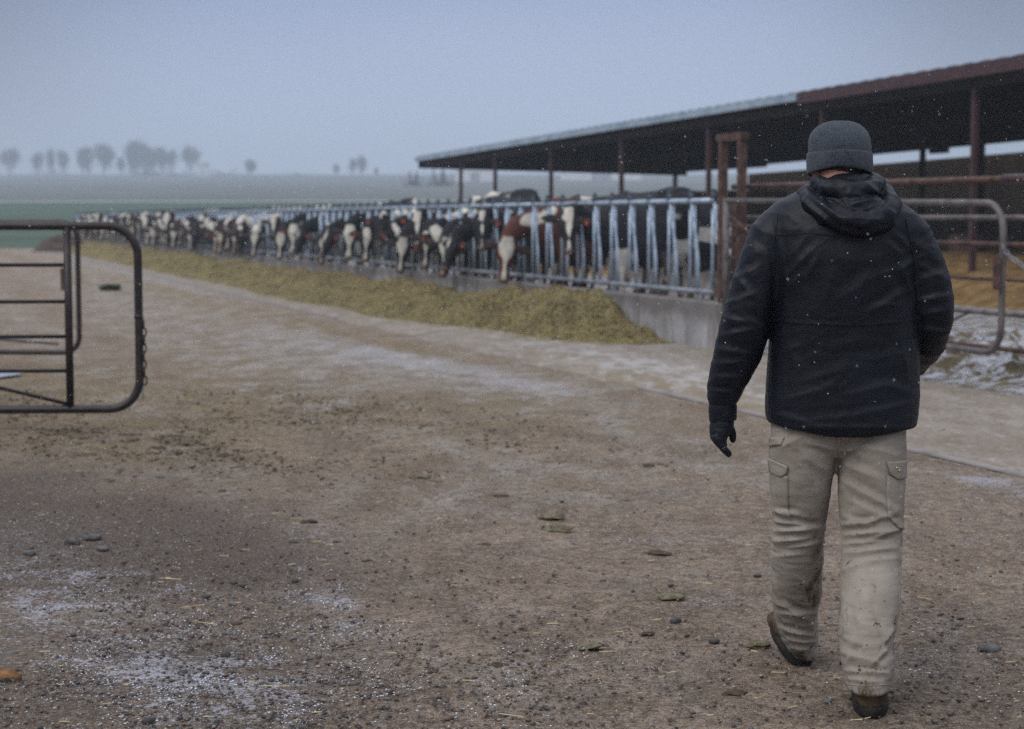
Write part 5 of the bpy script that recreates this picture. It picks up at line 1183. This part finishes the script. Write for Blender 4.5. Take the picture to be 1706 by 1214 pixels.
# ---- trousers
def legdy(py): return float(np.interp(py, [700, 800, 900, 1000, 1090], [0, .03, .10, .24, .36]))
def legdy2(py): return float(np.interp(py, [700, 800, 900, 1020, 1150], [0, -.03, -.09, -.18, -.275]))
b = MB()
Lr = [(700, 1296, 1392, .125), (725, 1284, 1395, .13), (750, 1282, 1394, .125), (780, 1283, 1390, .115), (814, 1285, 1383, .108), (848, 1288, 1377, .100), (868, 1291, 1373, .094), (890, 1289, 1370, .088), (912, 1287, 1369, .088), (954, 1286, 1368, .095), (988, 1284, 1366, .098), (1018, 1289, 1363, .097), (1045, 1297, 1362, .092), (1068, 1307, 1360, .088), (1080, 1314, 1359, .086), (1089, 1322, 1358, .082)]
b.loft([hring(l, r, y, d, legdy(y), 32, .95) for y, l, r, d in Lr])
Rr = [(700, 1398, 1500, .125), (730, 1396, 1507, .13), (760, 1395, 1508, .125), (806, 1397, 1507, .115), (850, 1400, 1503, .105), (890, 1404, 1500, .092), (912, 1404, 1500, .090), (954, 1403, 1499, .096), (988, 1402, 1498, .10), (1018, 1401, 1496, .10), (1045, 1401, 1492, .098), (1068, 1402, 1488, .095), (1090, 1403, 1489, .098), (1112, 1406, 1489, .098), (1130, 1410, 1484, .094), (1147, 1412, 1480, .092)]
b.loft([hring(l, r, y, d, legdy2(y), 32, .95) for y, l, r, d in Rr])
b.loft([hring(1290, 1500, 672, .13, 0), hring(1286, 1506, 700, .135, 0), hring(1284, 1508, 724, .13, 0), hring(1300, 1494, 744, .11, 0), hring(1350, 1440, 757, .08, 0)])
tm = voxel(b.me('trousers'), .0056, 4, .5); P_ = verts(tm); nrm = norms(tm); px, py = proj(P_)
TF = [ # seat and thighs
 (1392, 748, 1340, 735, 7, 4), (1400, 752, 1450, 738, 7, 5), (1402, 770, 1470, 800, 9, 5), (1404, 800, 1490, 850, 8, 5.5), (1410, 830, 1494, 872, 7, 5), (1402, 860, 1450, 876, 6, 4), (1500, 850, 1440, 872, 6, 5), (1430, 740, 1500, 760, 9, 3), (1300, 745, 1330, 730, 7, 4), (1385, 790, 1340, 760, 9, 3),
 # back of the knees
 (1402, 874, 1460, 868, 5, 7), (1404, 892, 1480, 884, 5, 7), (1498, 880, 1450, 898, 5, 6), (1404, 908, 1470, 900, 5, 6), (1408, 922, 1494, 912, 6, 5), (1420, 938, 1496, 930, 6, 4), (1404, 948, 1440, 940, 6, 3.5),
 (1290, 866, 1350, 876, 5, 7), (1294, 884, 1368, 876, 5, 7), (1288, 900, 1350, 894, 5, 6), (1310, 912, 1368, 900, 5, 5), (1290, 926, 1345, 918, 6, 4), (1290, 850, 1330, 856, 5, 5),
 # calves, hem
 (1440, 990, 1464, 1068, 8, 6), (1464, 1068, 1482, 1100, 6, 6), (1408, 1000, 1412, 1070, 8, 3.5), (1404, 1086, 1470, 1108, 6, 7), (1486, 1070, 1450, 1112, 5, 6), (1408, 1116, 1482, 1122, 4, 6), (1410, 1130, 1470, 1136, 4, 4), (1490, 1040, 1470, 1078, 6, 5), (1412, 1104, 1440, 1080, 6, 5),
 (1290, 1000, 1350, 1032, 6, 6), (1296, 1020, 1360, 1020, 5, 5), (1302, 1044, 1354, 1058, 4, 7), (1310, 1062, 1358, 1068, 4, 6), (1318, 1076, 1352, 1080, 3.5, 5), (1290, 960, 1300, 1010, 6, 4), (1358, 1000, 1350, 1060, 5, 4), (1330, 960, 1362, 985, 8, 3)]
h = folds(P_, nrm, TF)*2.0
kn = np.exp(-((py-895)/32)**2); hm2 = smooth(1000, 1060, py)
h += ridged(P_, 9, 31, (1, 1, 1.5))*.0028+ridged(P_, 17, 33, (.5, .7, 2.2))*(.001+.0032*kn+.0030*hm2)+fbm(P_, 5, 35, 2)*.005+ridged(P_, 36, 37, (.7, .7, 1.4))*.0008
P_ = P_+nrm*h[:, None]; setv(tm, P_)
attr(tm, 'soil', np.clip(.25+smooth(850, 1000, py)*.75*(1-.5*0), 0, 1))
trousers = wear('trousers', tm, 'pants')
def patch(me, poly, off, th, name, parent, mat='pants', step=2.6, fl=0):
    """cloth piece laid on a garment: grid inside the polygon, each point set on the surface, then given a thickness"""
    bvh = onsurf([me]); xs = [q[0] for q in poly]; ys = [q[1] for q in poly]; x0, x1, y0, y1 = min(xs), max(xs), min(ys), max(ys)
    nx = max(3, int((x1-x0)/step)); ny = max(3, int((y1-y0)/step)); idx = {}; V = []; N_ = []; F = []
    def edge(y):      # left and right borders at height y
        r_ = []
        for (ax, ay), (bx, by) in zip(poly, poly[1:]+poly[:1]):
            if min(ay, by) <= y <= max(ay, by) and abs(ay-by) > 1e-6: r_.append(ax+(bx-ax)*(y-ay)/(by-ay))
        return (min(r_), max(r_)) if r_ else (x0, x1)
    for j in range(ny+1):
        y = y0+.01+(y1-y0-.02)*j/ny; l, r = edge(y)
        for i in range(nx+1):
            q = cast(bvh, l+(r-l)*i/nx, y, off)
            if q is None: continue
            e_ = min(i, nx-i, j, ny-j); idx[(i, j)] = len(V); V.append(q[0]+q[1]*(0.0 if e_ == 0 else fl)); N_.append(q[1])
    for j in range(ny):
        for i in range(nx):
            k = [(i, j), (i, j+1), (i+1, j+1), (i+1, j)]
            if all(q in idx for q in k):
                f = [idx[q] for q in k]
                if (V[f[0]]-V[f[2]]).length < .05: F.append(tuple(f))
    if not F: return None
    n_ = len(V); V2 = [v-nn*(th+.004) for v, nn in zip(V, N_)]; cnt = {}
    for f in F:
        for a, c in zip(f, f[1:]+f[:1]): cnt[(a, c)] = 1
    G_ = [tuple(i+n_ for i in reversed(f)) for f in F]; B_ = [(a, a+n_, c+n_, c) for (a, c) in cnt if (c, a) not in cnt]
    m2 = mesh(name, V+V2, F+G_+B_); attr(m2, 'soil', [.3]*len(m2.vertices)) if mat == 'pants' else None
    return link(name, m2, M[mat], parent, True, True)
patch(tm, [(1478, 792), (1505, 800), (1504, 884), (1496, 880), (1479, 862), (1476, 820)], .0045, .003, 'pocket', MAN, fl=.002)
fl_ = patch(tm, [(1475, 767), (1506, 766), (1506, 798), (1494, 799), (1482, 790)], .0095, .003, 'pocket_flap', MAN, fl=.001)
patch(tm, [(1285, 786), (1313, 792), (1314, 850), (1318, 860), (1292, 852), (1287, 820)], .0045, .003, 'pocket', MAN, fl=.002)
patch(tm, [(1283, 762), (1314, 776), (1312, 788), (1304, 793), (1286, 786)], .0095, .003, 'pocket_flap', MAN, fl=.001)
patch(tm, [(1281, 728), (1308, 728), (1302, 742), (1283, 744)], .0055, .003, 'pocket_flap', MAN, fl=.001)
bt = onsurf([tm])
for q in ((1490, 779), (1494, 783)):
    c = cast(bt, *q, .0115)
    if c: MB().ball(c[0], .0032, 8, 6).build('snap', simple('brass_snap', (.5, .45, .25), (.6, .55, .35), 10, .35, .5, .8), MAN, True)
for pts in ([(1392, 728), (1396, 745), (1397, 760)], [(1360, 724), (1368, 730), (1375, 727)], [(1411, 1140), (1440, 1143), (1481, 1140)], [(1326, 1082), (1340, 1084), (1357, 1078)], [(1503, 890), (1500, 950), (1497, 1010)]):
    seam(tm, pts, .0012, 'seam', 'pants', MAN)
for o in C.objects:
    if o.name.startswith('seam') and o.data.materials and o.data.materials[0] == M['pants']: attr(o.data, 'soil', [.4]*len(o.data.vertices))
# ---- boots
def boot(heel, yaw, L=.31, pitch=0):
    """heel: world point under the back of the heel; yaw: direction of the toes from +Y, positive to the left"""
    f0 = Vector((-math.sin(yaw), math.cos(yaw), 0)); sd = Vector((f0.y, -f0.x, 0)); fw = (f0*math.cos(pitch)+VZ*math.sin(pitch)); up = sd.cross(fw); h = Vector(heel)
    b_ = MB(); R_ = []
    for t_, w, ht, zc in ((-.004, .020, .020, .045), (.006, .034, .038, .060), (.04, .041, .048, .068), (.09, .042, .052, .070), (.14, .043, .047, .064), (.19, .047, .036, .054), (.235, .050, .030, .048), (.275, .046, .028, .046), (.30, .035, .022, .042), (.313, .015, .012, .038)):
        R_.append(oring(h+fw*t_+up*zc, sd, up, w*1.2, ht, 20, .8))
    b_.loft(R_)
    b_.loft([oring(h+f0*(.058+.010)+fw*0+VZ*z, sd, f0, a, c, 20, .95) for z, a, c in ((.05, .040, .052), (.10, .042, .054), (.14, .043, .055))])
    um = voxel(b_.me('boot'), .005, 4); q = verts(um); setv(um, q+norms(um)*(fbm(q, 22, 3, 3)*.0035+ridged(q, 20, 4, (1, 1, 1))*.0018)[:, None])
    o = wear('boot', um, 'boots')
    s_ = MB(); R_ = []
    for z, gr in ((.0, -.002), (.004, .001), (.026, .003), (.032, .0)):
        ring = []
        for k in range(40):
            a = 2*math.pi*k/40; cx_ = math.cos(a); t_ = .152+.166*math.copysign(abs(cx_)**.8, cx_); ww = (.056 if t_ > .16 else .050)*(1+.08*math.sin(t_*20))
            ring.append(h+fw*(t_+gr*cx_)+sd*((ww+gr)*math.copysign(abs(math.sin(a))**.75, math.sin(a)))+up*z)
        R_.append(ring)
    s_.loft(R_); sm2 = s_.me('sole'); so_ = link('sole', sm2, M['sole']); so_.parent = o; so_.matrix_parent_inverse = (Matrix.Translation(MAN.location) @ o.matrix_parent_inverse).inverted()
    return o
hr = gp(1452, 1196); boot((hr.x, hr.y, .004), math.radians(-9))
hl = gp(1338, 1110); boot((hl.x, hl.y, .004), math.radians(7), pitch=math.radians(12))

# ------------------------------------------------------------------ haze
b = MB(); b.box((0, 0, 33), (2800, 2800, 62)); hz = b.build('haze', None, sm=False); tag(hz, 'thin cold winter haze over the yard and fields', 'haze', kind='stuff')
hm = bpy.data.materials.new('haze'); hm.use_nodes = True; nt = hm.node_tree; nt.nodes.clear()
ou = nt.nodes.new('ShaderNodeOutputMaterial'); pv = nt.nodes.new('ShaderNodeVolumePrincipled'); pv.inputs['Density'].default_value = .00088; pv.inputs['Color'].default_value = (.76, .87, 1, 1); pv.inputs['Anisotropy'].default_value = .0
nt.links.new(pv.outputs[0], ou.inputs['Volume']); hz.data.materials.append(hm)
